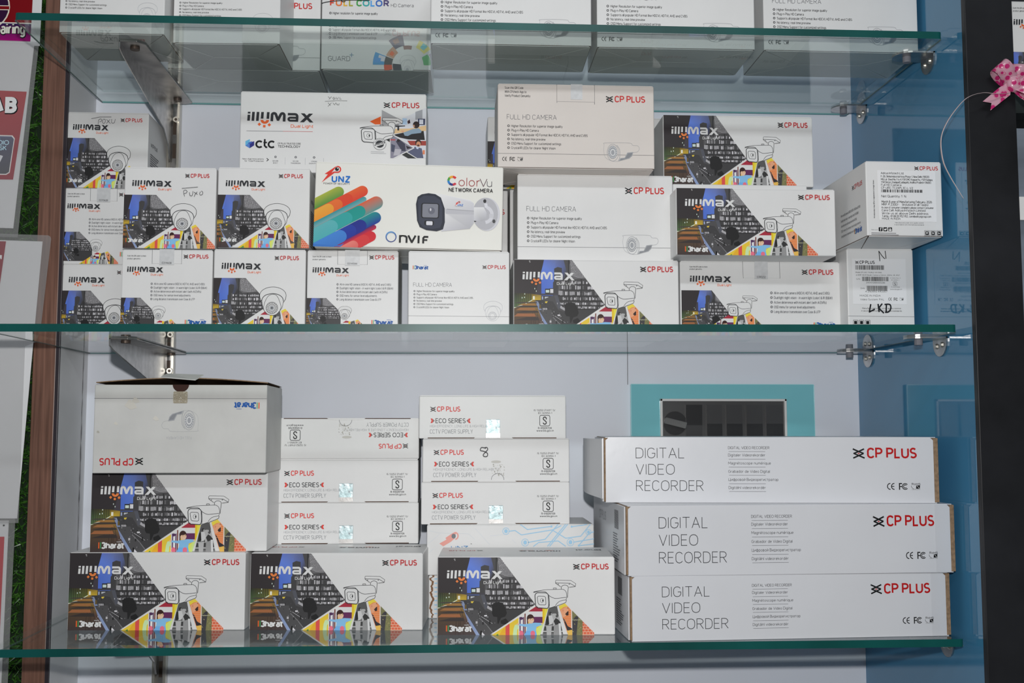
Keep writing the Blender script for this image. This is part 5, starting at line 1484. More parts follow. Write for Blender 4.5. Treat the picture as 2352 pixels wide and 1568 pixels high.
def make_box(name, t, x, y, z, yaw, w, h, d, label, group=None, flip=0, roll=0.0, cat='box', seal=None, marks=None, extra=None):
    """z is the base of the box; the front face looks towards the photographer"""
    w0, h0, d0 = NOM[t]
    me = cached(('body', t), lambda: body_mesh(t))
    o = link_mesh(name, me, None, (x, y, z + ZC))
    o.rotation_euler = (0, roll, yaw)
    o.scale = (w / w0, d / d0, h / h0)
    if flip:
        o.rotation_euler = (0, PI, yaw)
        o.location.z = z + ZC + h
    tag(o, label, cat, group)
    card = M[CARD.get(t, 'card')]
    def kid(nm, mesh, parent=o, **kw):
        return link_mesh(nm, mesh, parent, **kw)
    if t in DESIGN:
        kid('front_print', cached(('pr', t), lambda: DESIGN[t].mesh('front_print')))
    if t not in ('V', 'W', 'Fi', 'R'):
        kid('lid_flap', cached(('lid', t), lambda: slab_mesh('lid_flap', -w0 / 2 + 0.0012, w0 / 2 - 0.0012, 0.0010, d0 - 0.001, h0 - 0.0007, h0, card)))
    if t in UNDER:
        for i, pts in enumerate(base_flaps(t)):
            kid('base_flap', cached(('bf', t, i), lambda: flap_mesh(pts, card)))
    if t == 'B':
        kid('top_print', cached(('pt', t), lambda: DESIGN['B_top'].mesh('top_print', 'top', h0)))
    if t == 'D':
        kid('side_print', cached(('ps', t), lambda: DESIGN['D_right'].mesh('side_print', 'right', w0 / 2)))
    if t == 'Fd':
        kid('side_print', cached(('ps', t), lambda: DESIGN['Fd_left'].mesh('side_print', 'left', w0 / 2)))
    if t == 'S':
        kid('side_print', cached(('ps', t), lambda: DESIGN['S_left'].mesh('side_print', 'left', w0 / 2)))
    if t in TUCK:
        a, b, c = TUCK[t]
        kid('tuck_flap', cached(('tf', t), lambda: slab_mesh('tuck_flap', -w0 / 2 + a * w0, -w0 / 2 + b * w0, -0.0006, 0.0004, h0 * (1 - c), h0 - 0.0010, card, 0.0002)))
    if t in SEAL:
        a, b, c = SEAL[t]
        def seal_me():
            bm = bbox_bm(-w0 / 2 + a * w0, -w0 / 2 + b * w0, -0.0010, -0.0005, h0 * (1 - c), h0 + 0.0002)
            bbox_bm(-w0 / 2 + a * w0, -w0 / 2 + b * w0, -0.0010, 0.012, h0 + 0.00005, h0 + 0.0004, 0, 2, bm)
            return bm_mesh('seal_sticker', bm, M['silver'])
        s = kid('seal_sticker', cached(('se', t), seal_me))
        if seal:
            P = Print(0, 0, 100, 100, w0 * (b - a), h0 * c, 0.0012)
            P.text(seal, 18, 94, 11, DARK, 1.4, width=64)
            pm = P.mesh('serial_number')
            kid('serial_number', pm, s, loc=(-w0 / 2 + (a + b) / 2 * w0, 0, h0 * (1 - c)))
    if marks:
        P = Print(*marks[0], w0, h0, 0.0012)
        for sx, wd in marks[1]:
            P._stroke(sx, wd, ink(44, 46, 52, 1.0))
        kid('marker_writing', P.mesh('marker_writing'))
    if extra:
        extra(o, kid, w0, h0, d0, card)
    return o

def power_extra(holo, residue=False):
    def f(o, kid, w0, h0, d0, card):
        u = lambda px: (px - 1137) / 1058.0 * w0 - w0 / 2
        v = lambda py: h0 - (py - 760) / 297.0 * h0
        gap = cached('p_gap', lambda: slab_mesh('flap_gap', u(1200), u(2125), -0.00025, 0.0004, v(1056.5), v(1051), M['kraft_dark']))
        kid('flap_gap', gap)
        kid('tuck_flap', cached('p_tuck', lambda: bm_mesh('tuck_flap', prism_bm([(u(1530), v(1056.5)), (u(1545), v(1046)), (u(1610), v(1044)), (u(1725), v(1044)), (u(1795), v(1047)), (u(1812), v(1056.5))], 'y', -0.0008, 0.0002), card)))
        for a, b in ((1143, 1200), (2125, 2190)):
            kid('corner_flap', cached(('p_corner', a), lambda: slab_mesh('corner_flap', u(a), u(b), -0.0005, 0.0003, v(1056.5), v(1046), card)))
        if holo:
            def hm():
                bm = bbox_bm(u(1617), u(1718), -0.0014, -0.0006, v(1050), v(926), 0.0003, 1)
                return bm_mesh('hologram_sticker', bm, M['holo'])
            s = kid('hologram_sticker', cached('p_holo', hm))
            kid('base_band', cached('p_holo_b', lambda: slab_mesh('base_band', u(1617), u(1718), -0.0015, -0.0013, v(1052), v(1022), M['chrome'])), s)
        if residue:
            def rm():
                P = Print(1137, 760, 1058, 297, w0, h0, 0.0004)
                r = random.Random(3)
                c1 = ink(182, 180, 174)
                for i in range(70):
                    x, y = r.uniform(1630, 1725), r.uniform(935, 1015)
                    s = r.uniform(1.5, 5)
                    P.poly([(x - s, y), (x, y - s), (x + s * 1.6, y + s * 0.4), (x, y + s)], ink(*r.choice(((165, 163, 156), (190, 188, 182), (150, 148, 140), (212, 212, 210)))))
                P.ell(1665, 920, 36, 9, ink(186, 184, 178), 14); P.up()
                P.stroke(arc(1676, 1044, 46, 44, 180, 360, 10), 2.5, MID)
                return P.mesh('glue_residue')
            kid('glue_residue', cached('p_res', rm))
    return f

def recorder_extra(seed):
    def f(o, kid, w0, h0, d0, card):
        a, b = -w0 / 2 + 0.0034, w0 / 2 - 0.0062
        c = 0.0035
        pts = [(a, 0.0004), (b, 0.0004), (b, h0 - c), (b - c, h0 - 0.0004), (a + c, h0 - 0.0004), (a, h0 - c)]
        fm = cached('v_front', lambda: bm_mesh('front_panel', prism_bm(pts, 'y', -0.00005, 0.0018), card))
        kid('front_panel', fm)
        kid('lid_panel', cached('v_lid', lambda: slab_mesh('lid_panel', -w0 / 2 + 0.003, w0 / 2 - 0.0035, 0.0005, d0, h0 - 0.0009, h0, card, 0.0002)))
        kid('base_panel', cached('v_base', lambda: slab_mesh('base_panel', -w0 / 2 + 0.003, w0 / 2 - 0.0035, 0.0005, d0, 0.0, 0.0009, card, 0.0002)))
        s = kid('end_panel', cached('v_end', lambda: slab_mesh('end_panel', -w0 / 2, -w0 / 2 + 0.0016, 0.0045, d0, 0.0008, h0 - 0.0012, card, 0.0003)))
        kid('side_print', cached('v_sp', lambda: DESIGN['V_left'].mesh('side_print', 'left', w0 / 2)), s, loc=(0, 0.005, 0))
        kid('end_panel', cached('v_end2', lambda: slab_mesh('end_panel', w0 / 2 - 0.0016, w0 / 2, 0.0045, d0, 0.0008, h0 - 0.0012, card, 0.0003)))
        kid('edge_flap', cached('v_edge', lambda: slab_mesh('edge_flap', w0 / 2 - 0.0058, w0 / 2 - 0.0008, 0.0006, 0.003, 0.001, h0 - 0.0012, M['kraft'], 0.0003)))
        if seed == 0:
            def bulge():
                bm = bmesh.new(); n = 10; V = []
                for i in range(n + 1):
                    t = i / n
                    yy = 0.003 + 0.12 * t
                    xx = -w0 / 2 - 0.0005 - 0.0175 * math.sin(PI * min(1.0, t * 0.60)) 
                    V.append([bm.verts.new((xx + dx, yy, zz)) for dx in (0, 0.0016) for zz in (0.004 + 0.004 * t, h0 - 0.002)])
                for i in range(n):
                    a_, b_ = V[i], V[i + 1]
                    for p, q in ((0, 1), (3, 2), (1, 3), (2, 0)):
                        bm.faces.new((a_[p], a_[q], b_[q], b_[p]))
                bm.faces.new((V[0][0], V[0][2], V[0][3], V[0][1])); bm.faces.new((V[n][0], V[n][1], V[n][3], V[n][2]))
                bmesh.ops.recalc_face_normals(bm, faces=bm.faces)
                return bm_mesh('bowed_end_flap', bm, card)
            f_ = kid('bowed_end_flap', bulge())
        if seed:
            kid('clear_tape', cached('v_tape', lambda: slab_mesh('clear_tape', w0 / 2 - 0.0235, w0 / 2 - 0.0066, -0.0006, -0.0004, 0.0006, h0 - 0.0006, M['tape'])))
    return f

def open_lid_extra(o, kid, w0, h0, d0, card):
    """turned over: z = 0 is the open mouth at the top"""
    def lid():
        bm = bmesh.new()
        n = 14
        rows = []
        for j, (yy, lift) in enumerate(((0.004, 1.0), (d0 * 0.5, 0.55), (d0, 0.02))):
            rows.append([[bm.verts.new((-w0 / 2 + w0 * i / n, yy, -(0.0006 + 0.0062 * lift * math.sin(PI * (0.06 + 0.88 * i / n))) - k * 0.0011)) for i in range(n + 1)] for k in (0, 1)])
        for j in range(2):
            for i in range(n):
                bm.faces.new((rows[j][0][i], rows[j][0][i + 1], rows[j + 1][0][i + 1], rows[j + 1][0][i]))
                bm.faces.new((rows[j][1][i], rows[j + 1][1][i], rows[j + 1][1][i + 1], rows[j][1][i + 1]))
        for i in range(n):
            bm.faces.new((rows[0][0][i], rows[0][1][i], rows[0][1][i + 1], rows[0][0][i + 1]))
        bmesh.ops.recalc_face_normals(bm, faces=bm.faces)
        for f in bm.faces:
            f.material_index = 1 if f.normal.z > 0.3 or f.normal.y < -0.5 else 0
        return bm_mesh('lid_flap', bm, card, M['kraft'])
    l_ = kid('lid_flap', lid())
    # turned box: its own +x is the picture's left
    u = lambda px: -((px - 600) / 1090.0 * w0 - w0 / 2)
    def tab():
        pts = [(u(1015), 0.0045), (u(1030), -0.006), (u(1250), -0.006), (u(1270), 0.0045)]
        bm = bmesh.new()
        A = [(u(1015), -0.002, -0.0075), (u(1235), -0.002, -0.0045), (u(1270), 0.010, -0.0105), (u(1040), 0.010, -0.0118)]
        V = [bm.verts.new(p) for p in A] + [bm.verts.new((p[0], p[1], p[2] - 0.0009)) for p in A]
        for f in ((0, 1, 2, 3), (7, 6, 5, 4), (0, 4, 5, 1), (1, 5, 6, 2), (2, 6, 7, 3), (3, 7, 4, 0)):
            bm.faces.new([V[i] for i in f])
        bmesh.ops.recalc_face_normals(bm, faces=bm.faces)
        return bm_mesh('lid_tab', bm, M['card_dirty'])
    kid('lid_tab', tab(), l_)
    P = Print(0, 0, 1090, 540, w0, h0, 0.0004)
    P.rot = False
    cx = 1090 - 542
    P.poly(arc(cx, 540, 52, 46, 180, 360, 12), ink(58, 32, 24, 1.0))
    kid('thumb_notch', P.mesh('thumb_notch'))
    P = Print(0, 0, 1090, 540, w0, h0, 0.0006)
    P.rrect(cx - 44, 540 - 114, cx + 46, 540 - 42, 8, ink(150, 142, 124)); P.up()
    r = random.Random(8)
    for i in range(50):
        x, y = r.uniform(cx - 42, cx + 44), r.uniform(540 - 110, 540 - 46)
        P.rect(x, y, x + 5, y + 4, ink(*r.choice(((178, 172, 158), (120, 112, 96), (190, 186, 176)))))
    kid('old_tape', P.mesh('old_tape'))
    P = Print(0, 0, 1090, 540, w0, h0, 0.0003)
    for (a, b, s, c) in ((860, 410, 40, 176), (830, 440, 24, 172), (950, 300, 14, 180), (1060, 250, 10, 150), (700, 330, 20, 182)):
        P.poly([(a - s, b - s * 0.3), (a, b - s * 0.6), (a + s, b), (a + s * 0.3, b + s), (a - s * 0.5, b + s * 0.5)], ink(c + 12, c + 9, c + 1))
    kid('stain', P.mesh('stain'))

def hand(pts_list, w):
    return [(p, w) for p in pts_list]
D_FR = (14, 108, 1585, 1390)
PUXO = hand([[(1008, 468), (1060, 466), (1285, 442)], curve([(1058, 606), (1045, 560), (1042, 512), (1075, 500), (1100, 520), (1085, 548), (1050, 558)], 4), curve([(1140, 535), (1150, 585), (1180, 598), (1198, 560), (1202, 515)], 4),
             [(1218, 530), (1282, 572)], [(1276, 525), (1236, 575), (1226, 610)], curve([(1330, 520), (1318, 560), (1335, 580), (1366, 566), (1370, 530), (1345, 510)], 4)], 8)
_s = 1585 / 190.0
def q_(x, y):      # photograph pixels on the top-left dome box
    return (14 + (x - 153) * _s, 108 + (y - 258) * _s)
POXU = hand([[q_(*p) for p in l_] for l_ in ([(211, 273), (230, 269), (257, 268.5)], curve([(227, 285), (228, 276), (233, 273), (235, 277), (230, 280)], 4), curve([(238, 274), (236.5, 280), (240, 283), (243.5, 279), (242.5, 274), (238.5, 273.5)], 4), [(246, 274), (255, 283)], [(254, 274), (246, 283)], curve([(258, 273), (258, 281), (264, 281), (266, 273)], 4))], 7)
P_FR = (1137, 760, 1058, 297)
EIGHT = hand([curve([(1592, 868 - 40), (1560, 862 - 40), (1552, 842), (1576, 848), (1602, 862), (1600, 882), (1580, 884), (1572, 872), (1592, 850), (1604, 836), (1598, 822), (1580, 824)], 4)], 6)

GB = 'bullet camera boxes with the night street picture'
GD = 'dome camera boxes with the night street picture'
GR = 'back sides of dome camera boxes with a seal'
GF = 'plain white full HD bullet camera boxes'
GT = 'white camera boxes on the uppermost shelf'
GP = 'slim power supply boxes'
GV = 'long recorder boxes'
make_box('camera_box', 'B', -0.3254, 1.2281, -0.2202, -0.0467, 0.1950, 0.0846, 0.1000, 'night street bullet camera box at the lower left end of the lowest shelf', group=GB)
make_box('camera_box', 'B', -0.1272, 1.2176, -0.2202, -0.0596, 0.1914, 0.0839, 0.0950, 'night street bullet camera box under the left stack of power supply boxes', group=GB)
make_box('camera_box', 'B', 0.0806, 1.1786, -0.2202, -0.0469, 0.1921, 0.0829, 0.0950, 'night street bullet camera box standing beside the recorder boxes on lowest shelf', group=GB)
make_box('recorder_box', 'V', 0.3611, 1.1410, -0.2202, 0.0398, 0.3516, 0.0672, 0.2000, 'lowest of three long white recorder boxes, standing on the glass shelf', group=GV, cat="box", extra=recorder_extra(1))
make_box('recorder_box', 'V', 0.3625, 1.1400, -0.1530, 0.0332, 0.3617, 0.0732, 0.2000, 'middle one of three long white recorder boxes with brown corrugated edges', group=GV, extra=recorder_extra(1))
make_box('recorder_box', 'V', 0.3481, 1.1685, -0.0797, -0.0902, 0.3663, 0.0717, 0.2000, 'topmost long white recorder box, in front of the switch board', group=GV, extra=recorder_extra(0))
make_box('camera_box', 'B', -0.3046, 1.2350, -0.1356, 0.0000, 0.1950, 0.0879, 0.1000, 'night street bullet camera box directly under the open stained white box', group=GB)
make_box('camera_box', 'Fi', -0.2996, 1.2100, -0.0476, -0.0000, 0.1881, 0.0974, 0.1050, 'stained white camera box turned upside down with brown lid gaping open', flip=1, extra=open_lid_extra)
make_box('carton', 'N2', 0.0717, 1.2850, -0.2202, 0.0000, 0.1970, 0.0501, 0.1000, 'torn white box behind and below the circuit pattern box')
make_box('carton', 'N1', 0.0697, 1.2830, -0.1701, 0.0000, 0.1975, 0.0586, 0.1000, 'white box with pale blue circuit lines under the right power supply stack')
make_box('power_supply_box', 'P', -0.1267, 1.3150, -0.1363, 0.0000, 0.1736, 0.0493, 0.1000, 'bottom power supply box of the left stack, with hologram seal', group=GP, extra=power_extra(True))
make_box('power_supply_box', 'P', -0.1275, 1.3150, -0.0870, 0.0000, 0.1739, 0.0513, 0.1000, 'middle power supply box of the left stack, with hologram seal', group=GP, extra=power_extra(True))
make_box('power_supply_box', 'P', -0.1272, 1.3150, -0.0357, 0.0000, 0.1744, 0.0498, 0.1000, 'upside down power supply box on top of the left stack', group=GP, flip=1, extra=power_extra(False, True))
make_box('power_supply_box', 'P', 0.0521, 1.2900, -0.1115, 0.0000, 0.1768, 0.0498, 0.1000, 'bottom power supply box of the right stack, just above the circuit box', group=GP, extra=power_extra(True))
make_box('power_supply_box', 'P', 0.0527, 1.2900, -0.0617, 0.0000, 0.1755, 0.0514, 0.1000, 'power supply box with a handwritten figure 8 and torn seal', group=GP, extra=power_extra(False, True), marks=(P_FR, EIGHT))
make_box('power_supply_box', 'P', 0.0485, 1.2900, -0.0103, 0.0000, 0.1760, 0.0513, 0.1000, 'topmost power supply box of the right stack, with hologram seal', group=GP, extra=power_extra(True))
make_box('camera_box', 'D', -0.4245, 1.3250, 0.1069, 0.0000, 0.0999, 0.0937, 0.0850, 'dome camera box at the bottom of leftmost stack, partly hidden, on middle shelf', group=GD)
make_box('camera_box', 'Dr', -0.4267, 1.3250, 0.2007, 0.0000, 0.0995, 0.0943, 0.0850, 'yellowed sealed box back in the leftmost stack, between two dome camera boxes', group=GR, seal="0370628")
make_box('camera_box', 'D', -0.4257, 1.3250, 0.2950, 0.0000, 0.0998, 0.0949, 0.0850, 'dome camera box with ballpoint scribble on top of leftmost stack beside steel bracket', group=GD, marks=(D_FR, POXU))
make_box('camera_box', 'Dr', -0.3215, 1.2220, 0.1074, 0.0000, 0.1006, 0.0953, 0.0850, 'sealed feature list box directly under the dome box with marker writing', group=GR, seal="0314608")
make_box('camera_box', 'D', -0.2183, 1.2220, 0.1079, 0.0000, 0.1030, 0.0960, 0.0850, 'dome camera box on the glass between two sealed feature list boxes', group=GD)
make_box('camera_box', 'Dr', -0.1136, 1.2220, 0.1084, 0.0000, 0.1033, 0.0952, 0.0850, 'sealed feature list box standing under the box with rainbow stripes', group=GR, seal="0314594")
make_box('camera_box', 'Fd', 0.0069, 1.2050, 0.1089, 0.0000, 0.1140, 0.0920, 0.0900, 'plain white dome camera box on middle shelf, under right end of rainbow striped box')
make_box('camera_box', 'D', -0.3204, 1.2220, 0.2039, 0.0000, 0.1025, 0.0931, 0.0850, 'dome camera box with black marker writing and a line on its front', group=GD, marks=(D_FR, PUXO))
make_box('camera_box', 'D', -0.2155, 1.2220, 0.2056, 0.0000, 0.1037, 0.0924, 0.0850, 'clean dome camera box touching the left end of the rainbow striped box', group=GD)
make_box('camera_box', 'U', -0.0508, 1.2080, 0.2036, 0.0000, 0.2126, 0.0972, 0.1100, 'cream network camera box with rainbow stripes and a photographed bullet camera', roll=0.018)
make_box('camera_box', 'B', 0.1651, 1.2220, 0.1097, 0.0000, 0.1915, 0.0856, 0.1000, 'night street bullet camera box on middle shelf beneath a plain white camera box', group=GB)
make_box('camera_box', 'Br', 0.3648, 1.2500, 0.1106, 0.0000, 0.1929, 0.0888, 0.1000, 'sealed bullet camera box back with feature list, beside the LKD marked box', seal="0390202")
make_box('camera_box', 'F', 0.1670, 1.2400, 0.1952, 0.0000, 0.1840, 0.1039, 0.0920, 'clean white full HD camera box under the greyish aged one on middle shelf', group=GF)
make_box('camera_box', 'B', 0.3483, 1.2050, 0.1993, 0.0000, 0.1859, 0.0778, 0.1100, 'night street bullet camera box on the sealed feature list bullet box', group=GB)
make_box('carton', 'W', 0.3458, 1.2620, 0.2771, 0.0000, 0.1641, 0.0177, 0.1200, 'flat white carton wedged between two night street bullet camera boxes')
make_box('camera_box', 'B', 0.3467, 1.2700, 0.2948, 0.0000, 0.1849, 0.0872, 0.1100, 'topmost night street bullet camera box on the middle shelf, against the back wall', group=GB)
make_box('camera_box', 'Ft', 0.1414, 1.2110, 0.2991, 0.0000, 0.1815, 0.0988, 0.0880, 'aged greyish white full HD camera box overhanging on top, with seal', group=GF)
make_box('camera_box', 'C', -0.1424, 1.2640, 0.3030, 0.0000, 0.2197, 0.0974, 0.1000, 'large white camera box with office pictures, standing above the rainbow striped box')
make_box('carton', 'R', 0.0123, 1.3370, 0.1090, 0.0000, 0.1129, 0.1925, 0.0850, 'tall white carton hidden in the back row behind the rainbow striped box')
make_box('carton', 'R', 0.1628, 1.3370, 0.1096, 0.0000, 0.1826, 0.1935, 0.0850, 'tall white carton hidden in the back row behind the plain white boxes')
make_box('camera_box', 'D', 0.0943, 1.3370, 0.3032, 0.0000, 0.1024, 0.0926, 0.0800, 'dome camera box peeping out behind the left edge of aged greyish box', group=GD)
make_box('camera_box', 'Fd', 0.2065, 1.3370, 0.3032, 0.0000, 0.1199, 0.0940, 0.0800, 'plain white box peeping out between the aged greyish box and a night street box')
make_box('camera_box', 'L', 0.5005, 1.2250, 0.1112, 0.0000, 0.0794, 0.1005, 0.1200, 'small white label box with marker letters LKD, standing at the blue panel')
make_box('camera_box', 'S', 0.4972, 1.1450, 0.2117, 0.0000, 0.0857, 0.0841, 0.1700, 'turned white label box overhanging the LKD box, its long side showing')
make_box('camera_box', 'Fd', -0.3803, 1.1876, 0.4385, 0.0022, 0.1147, 0.0950, 0.0900, 'leftmost white dome camera box on the uppermost shelf', group=GT)
make_box('camera_box', 'Fd', -0.2594, 1.2121, 0.4385, -0.0212, 0.1210, 0.0950, 0.0900, 'white dome camera box second from left on the uppermost shelf', group=GT)
make_box('camera_box', 'G', -0.0951, 1.2928, 0.4385, -0.0212, 0.1341, 0.1150, 0.0900, 'white box with multicoloured heading and picture fan on the uppermost shelf', group=GT)
make_box('camera_box', 'Fce', 0.0657, 1.1982, 0.4385, -0.0058, 0.1844, 0.0995, 0.0900, 'cream white bullet camera box beside the multicoloured heading box, uppermost shelf', group=GT)
make_box('camera_box', 'Fce', 0.2568, 1.1995, 0.4385, -0.0055, 0.1843, 0.0995, 0.0900, 'white bullet camera box second from right on the uppermost shelf', group=GT)
make_box('camera_box', 'Fce', 0.4514, 1.1993, 0.4385, 0.0012, 0.1836, 0.0995, 0.0900, 'white bullet camera box at the right end of uppermost shelf, by blue panel', group=GT)
make_box('camera_box', 'F', -0.2563, 1.3010, 0.4385, 0.0000, 0.1840, 0.0995, 0.0900, 'white box at the back of uppermost shelf, only its red lettering end visible', group=GT)
make_box('camera_box', 'F', -0.2533, 1.2970, 0.5380, 0.0000, 0.1840, 0.0995, 0.0900, 'white box stacked on the back box of the uppermost shelf', group=GT)
# ---------------------------------------------------------------- posters, bow and the things at the right
def sheet(name, pts, y, th, m, parent=None):
    bm = prism_bm([(a, b + ZC) for a, b in pts], 'y', y - th, y)
    return link_mesh(name, bm_mesh(name, bm, m), parent)
M['paper'] = mat('poster_paper', (0.84, 0.845, 0.86), 0.30, noise=0.01, nscale=10)
class Flat(Print):
    """print in world units on a vertical plane: x right, z up (given as photograph-like y-down through fz)"""
    pass
def poster_print(name, parent, y, draw):
    P = Print(-1, -1, 2, 2, 2, 2, 0.0)         # x = world X, y = -world Z
    P.base = 0.0004
    draw(P)
    me = P.mesh(name)
    o = link_mesh(name, me, parent, (0, y, ZC - 1))
    return o
def Zp(z):
    return -z
def film(name, pts, y, parent):
    return sheet(name, pts, y, 0.0003, M['film'], parent)
YP = 1.3225
def poster_a():
    r = sheet('poster', [(-0.70, 0.4735), (-0.5098, 0.4712), (-0.5078, 0.62), (-0.70, 0.62)], YP, 0.0006, M['paper'])
    tag(r, 'red and purple repair poster with white edge, top left above the other posters', 'poster')
    def d(P):
        P.fr(0, 0, 1, -1)
        P.poly([(-0.70, 0.62), (-0.5190, 0.62), (-0.5205, 0.500), (-0.70, 0.502)], ink(112, 4, 14, 1.5)); 
        P.poly([(-0.70, 0.500), (-0.5207, 0.4985), (-0.5210, 0.4765), (-0.70, 0.4778)], [ink(26, 20, 66, 1.5), ink(26, 20, 66, 1.5), ink(140, 4, 100, 1.5), ink(140, 4, 100, 1.5)])
        P.up()
        P.ell(-0.5735, 0.5195, 0.0265, 0.0285, ink(215, 205, 190, 1.3), 26); P.up()
        P.ell(-0.5735, 0.5195, 0.0248, 0.0268, ink(44, 12, 50, 1.4), 26); P.up()
        P.rect(-0.60, 0.5205, -0.548, 0.5165, ink(120, 6, 16, 1.4)); P.rect(-0.60, 0.5215, -0.5488, 0.5205, ink(215, 205, 190, 1.3)); P.rect(-0.60, 0.5165, -0.5488, 0.5155, ink(215, 205, 190, 1.3))
        P.stroke([(-0.70, 0.501), (-0.5207, 0.4992)], 0.0012, ink(220, 210, 200, 1.3))
        P.fr()
        P.text('pairing', -0.5628, -0.4855, 0.0118, BLACK, 3.6, width=0.0345, gap=2.6); P.up()
        P.text('pairing', -0.5632, -0.4862, 0.0118, ink(222, 218, 200, 1.3), 2.2, width=0.0345, gap=2.6)
    poster_print('poster_print', r, YP - 0.0006, d)
    return r
def poster_b():
    y = YP - 0.0022
    r = sheet('poster', [(-0.70, 0.475), (-0.5155, 0.4713), (-0.5322, 0.2432), (-0.70, 0.247)], y, 0.0006, M['paper'])
    tag(r, 'laminated white poster with red panel and keyboard desk picture, hanging over green grass', 'poster')
    film('laminate', [(-0.70, 0.480), (-0.5095, 0.4755), (-0.5265, 0.232), (-0.70, 0.236)], y - 0.0008, r)
    def d(P):
        P.fr(0, 0, 1, -1)
        P.poly([(-0.70, 0.4175), (-0.5222, 0.4125), (-0.5345, 0.3030), (-0.70, 0.3035)], [ink(150, 14, 30, 1.5), ink(150, 14, 28, 1.5), ink(130, 20, 40, 1.5), ink(130, 20, 40, 1.5)]); P.up()
        P.poly([(-0.70, 0.360), (-0.5372, 0.3578), (-0.5342, 0.3540), (-0.5388, 0.3115), (-0.5428, 0.3088), (-0.70, 0.309)], ink(214, 208, 206, 1.3)); P.up()
        P.poly([(-0.70, 0.3586), (-0.5382, 0.3564), (-0.5354, 0.3532), (-0.5398, 0.3122), (-0.5434, 0.3100), (-0.70, 0.3102)], [ink(80, 84, 120, 1.4), ink(80, 84, 120, 1.4), ink(70, 70, 96, 1.4), ink(58, 58, 66, 1.4), ink(58, 58, 66, 1.4), ink(50, 50, 56, 1.4)]); P.up()
        P.poly([(-0.575, 0.327), (-0.5545, 0.3345), (-0.5475, 0.3320), (-0.556, 0.312), (-0.570, 0.318)], ink(205, 205, 210, 1.3)); P.up()
        for i in range(9):
            P.poly([(-0.572 + i * 0.0025, 0.3275 + i * 0.0008), (-0.5708 + i * 0.0025, 0.3279 + i * 0.0008), (-0.5718 + i * 0.0025, 0.322 + i * 0.0006), (-0.573 + i * 0.0025, 0.3217 + i * 0.0006)], BLACK)
        P.poly([(-0.575, 0.344), (-0.553, 0.338), (-0.562, 0.329), (-0.575, 0.327)], ink(170, 84, 60, 1.4))
        P.fr()
        P.text('AB', -0.5612, -0.3873, 0.0150, BLACK, 4.4, width=0.0260, gap=4.0); P.up()
        P.text('AB', -0.5618, -0.3880, 0.0150, ink(225, 225, 222, 1.3), 3.4, width=0.0260, gap=4.0)
        P.text('TUDIO', -0.5650, -0.3462, 0.0050, ink(170, 200, 225, 1.3), 1.7, width=0.0235); P.text('DESK', -0.5610, -0.3395, 0.0050, ink(170, 200, 225, 1.3), 1.7, width=0.0170)
        P.text('M', -0.5560, -0.3515, 0.0030, ink(120, 170, 200, 1.3), 1.5, width=0.004)
    poster_print('poster_print', r, y - 0.0006, d)
def poster_c():
    y = YP - 0.0046
    r = sheet('poster', [(-0.70, 0.2320), (-0.4960, 0.2270), (-0.5140, -0.1047), (-0.70, -0.1035)], y, 0.0006, M['paper'])
    tag(r, 'blank white laminated sheet with rounded clear corner, overlapping the wooden post', 'poster')
    film('laminate', [(-0.70, 0.2400), (-0.4895, 0.2345), (-0.4868, 0.2330), (-0.4858, 0.2300), (-0.4945, 0.12), (-0.4990, 0.105), (-0.5120, 0.100), (-0.5120, -0.110), (-0.70, -0.110)], y - 0.0008, r)
    def d(P):
        P.fr(0, 0, 1, -1)
        P.poly([(-0.70, 0.2285), (-0.5390, 0.2267), (-0.5434, 0.1827), (-0.5465, 0.150), (-0.70, 0.150)], ink(120, 12, 34, 1.5)); P.up()
        P.poly([(-0.560, 0.2105), (-0.5432, 0.2098), (-0.5434, 0.2050), (-0.5448, 0.2050), (-0.5449, 0.2065), (-0.560, 0.2068)], ink(222, 220, 216, 1.3))
    poster_print('poster_print', r, y - 0.0006, d)
def poster_d():
    y = YP - 0.0012
    r = sheet('poster', [(-0.70, -0.106), (-0.5248, -0.1072), (-0.5280, -0.50), (-0.70, -0.50)], y, 0.0006, M['paper'])
    tag(r, 'laminated red poster with white border at the lower left corner', 'poster')
    film('laminate', [(-0.70, -0.100), (-0.5172, -0.1012), (-0.5205, -0.50), (-0.70, -0.50)], y - 0.0008, r)
    def d(P):
        P.fr(0, 0, 1, -1)
        P.poly([(-0.70, -0.1255), (-0.5290, -0.1262), (-0.5325, -0.50), (-0.70, -0.50)], [ink(158, 4, 26, 1.5), ink(158, 4, 26, 1.5), ink(150, 6, 30, 1.5), ink(150, 6, 30, 1.5)]); P.up()
        P.ell(-0.5302, -0.1130, 0.0012, 0.0012, BLACK, 8)
    poster_print('poster_print', r, y - 0.0006, d)
poster_a(); poster_b(); poster_c(); poster_d()

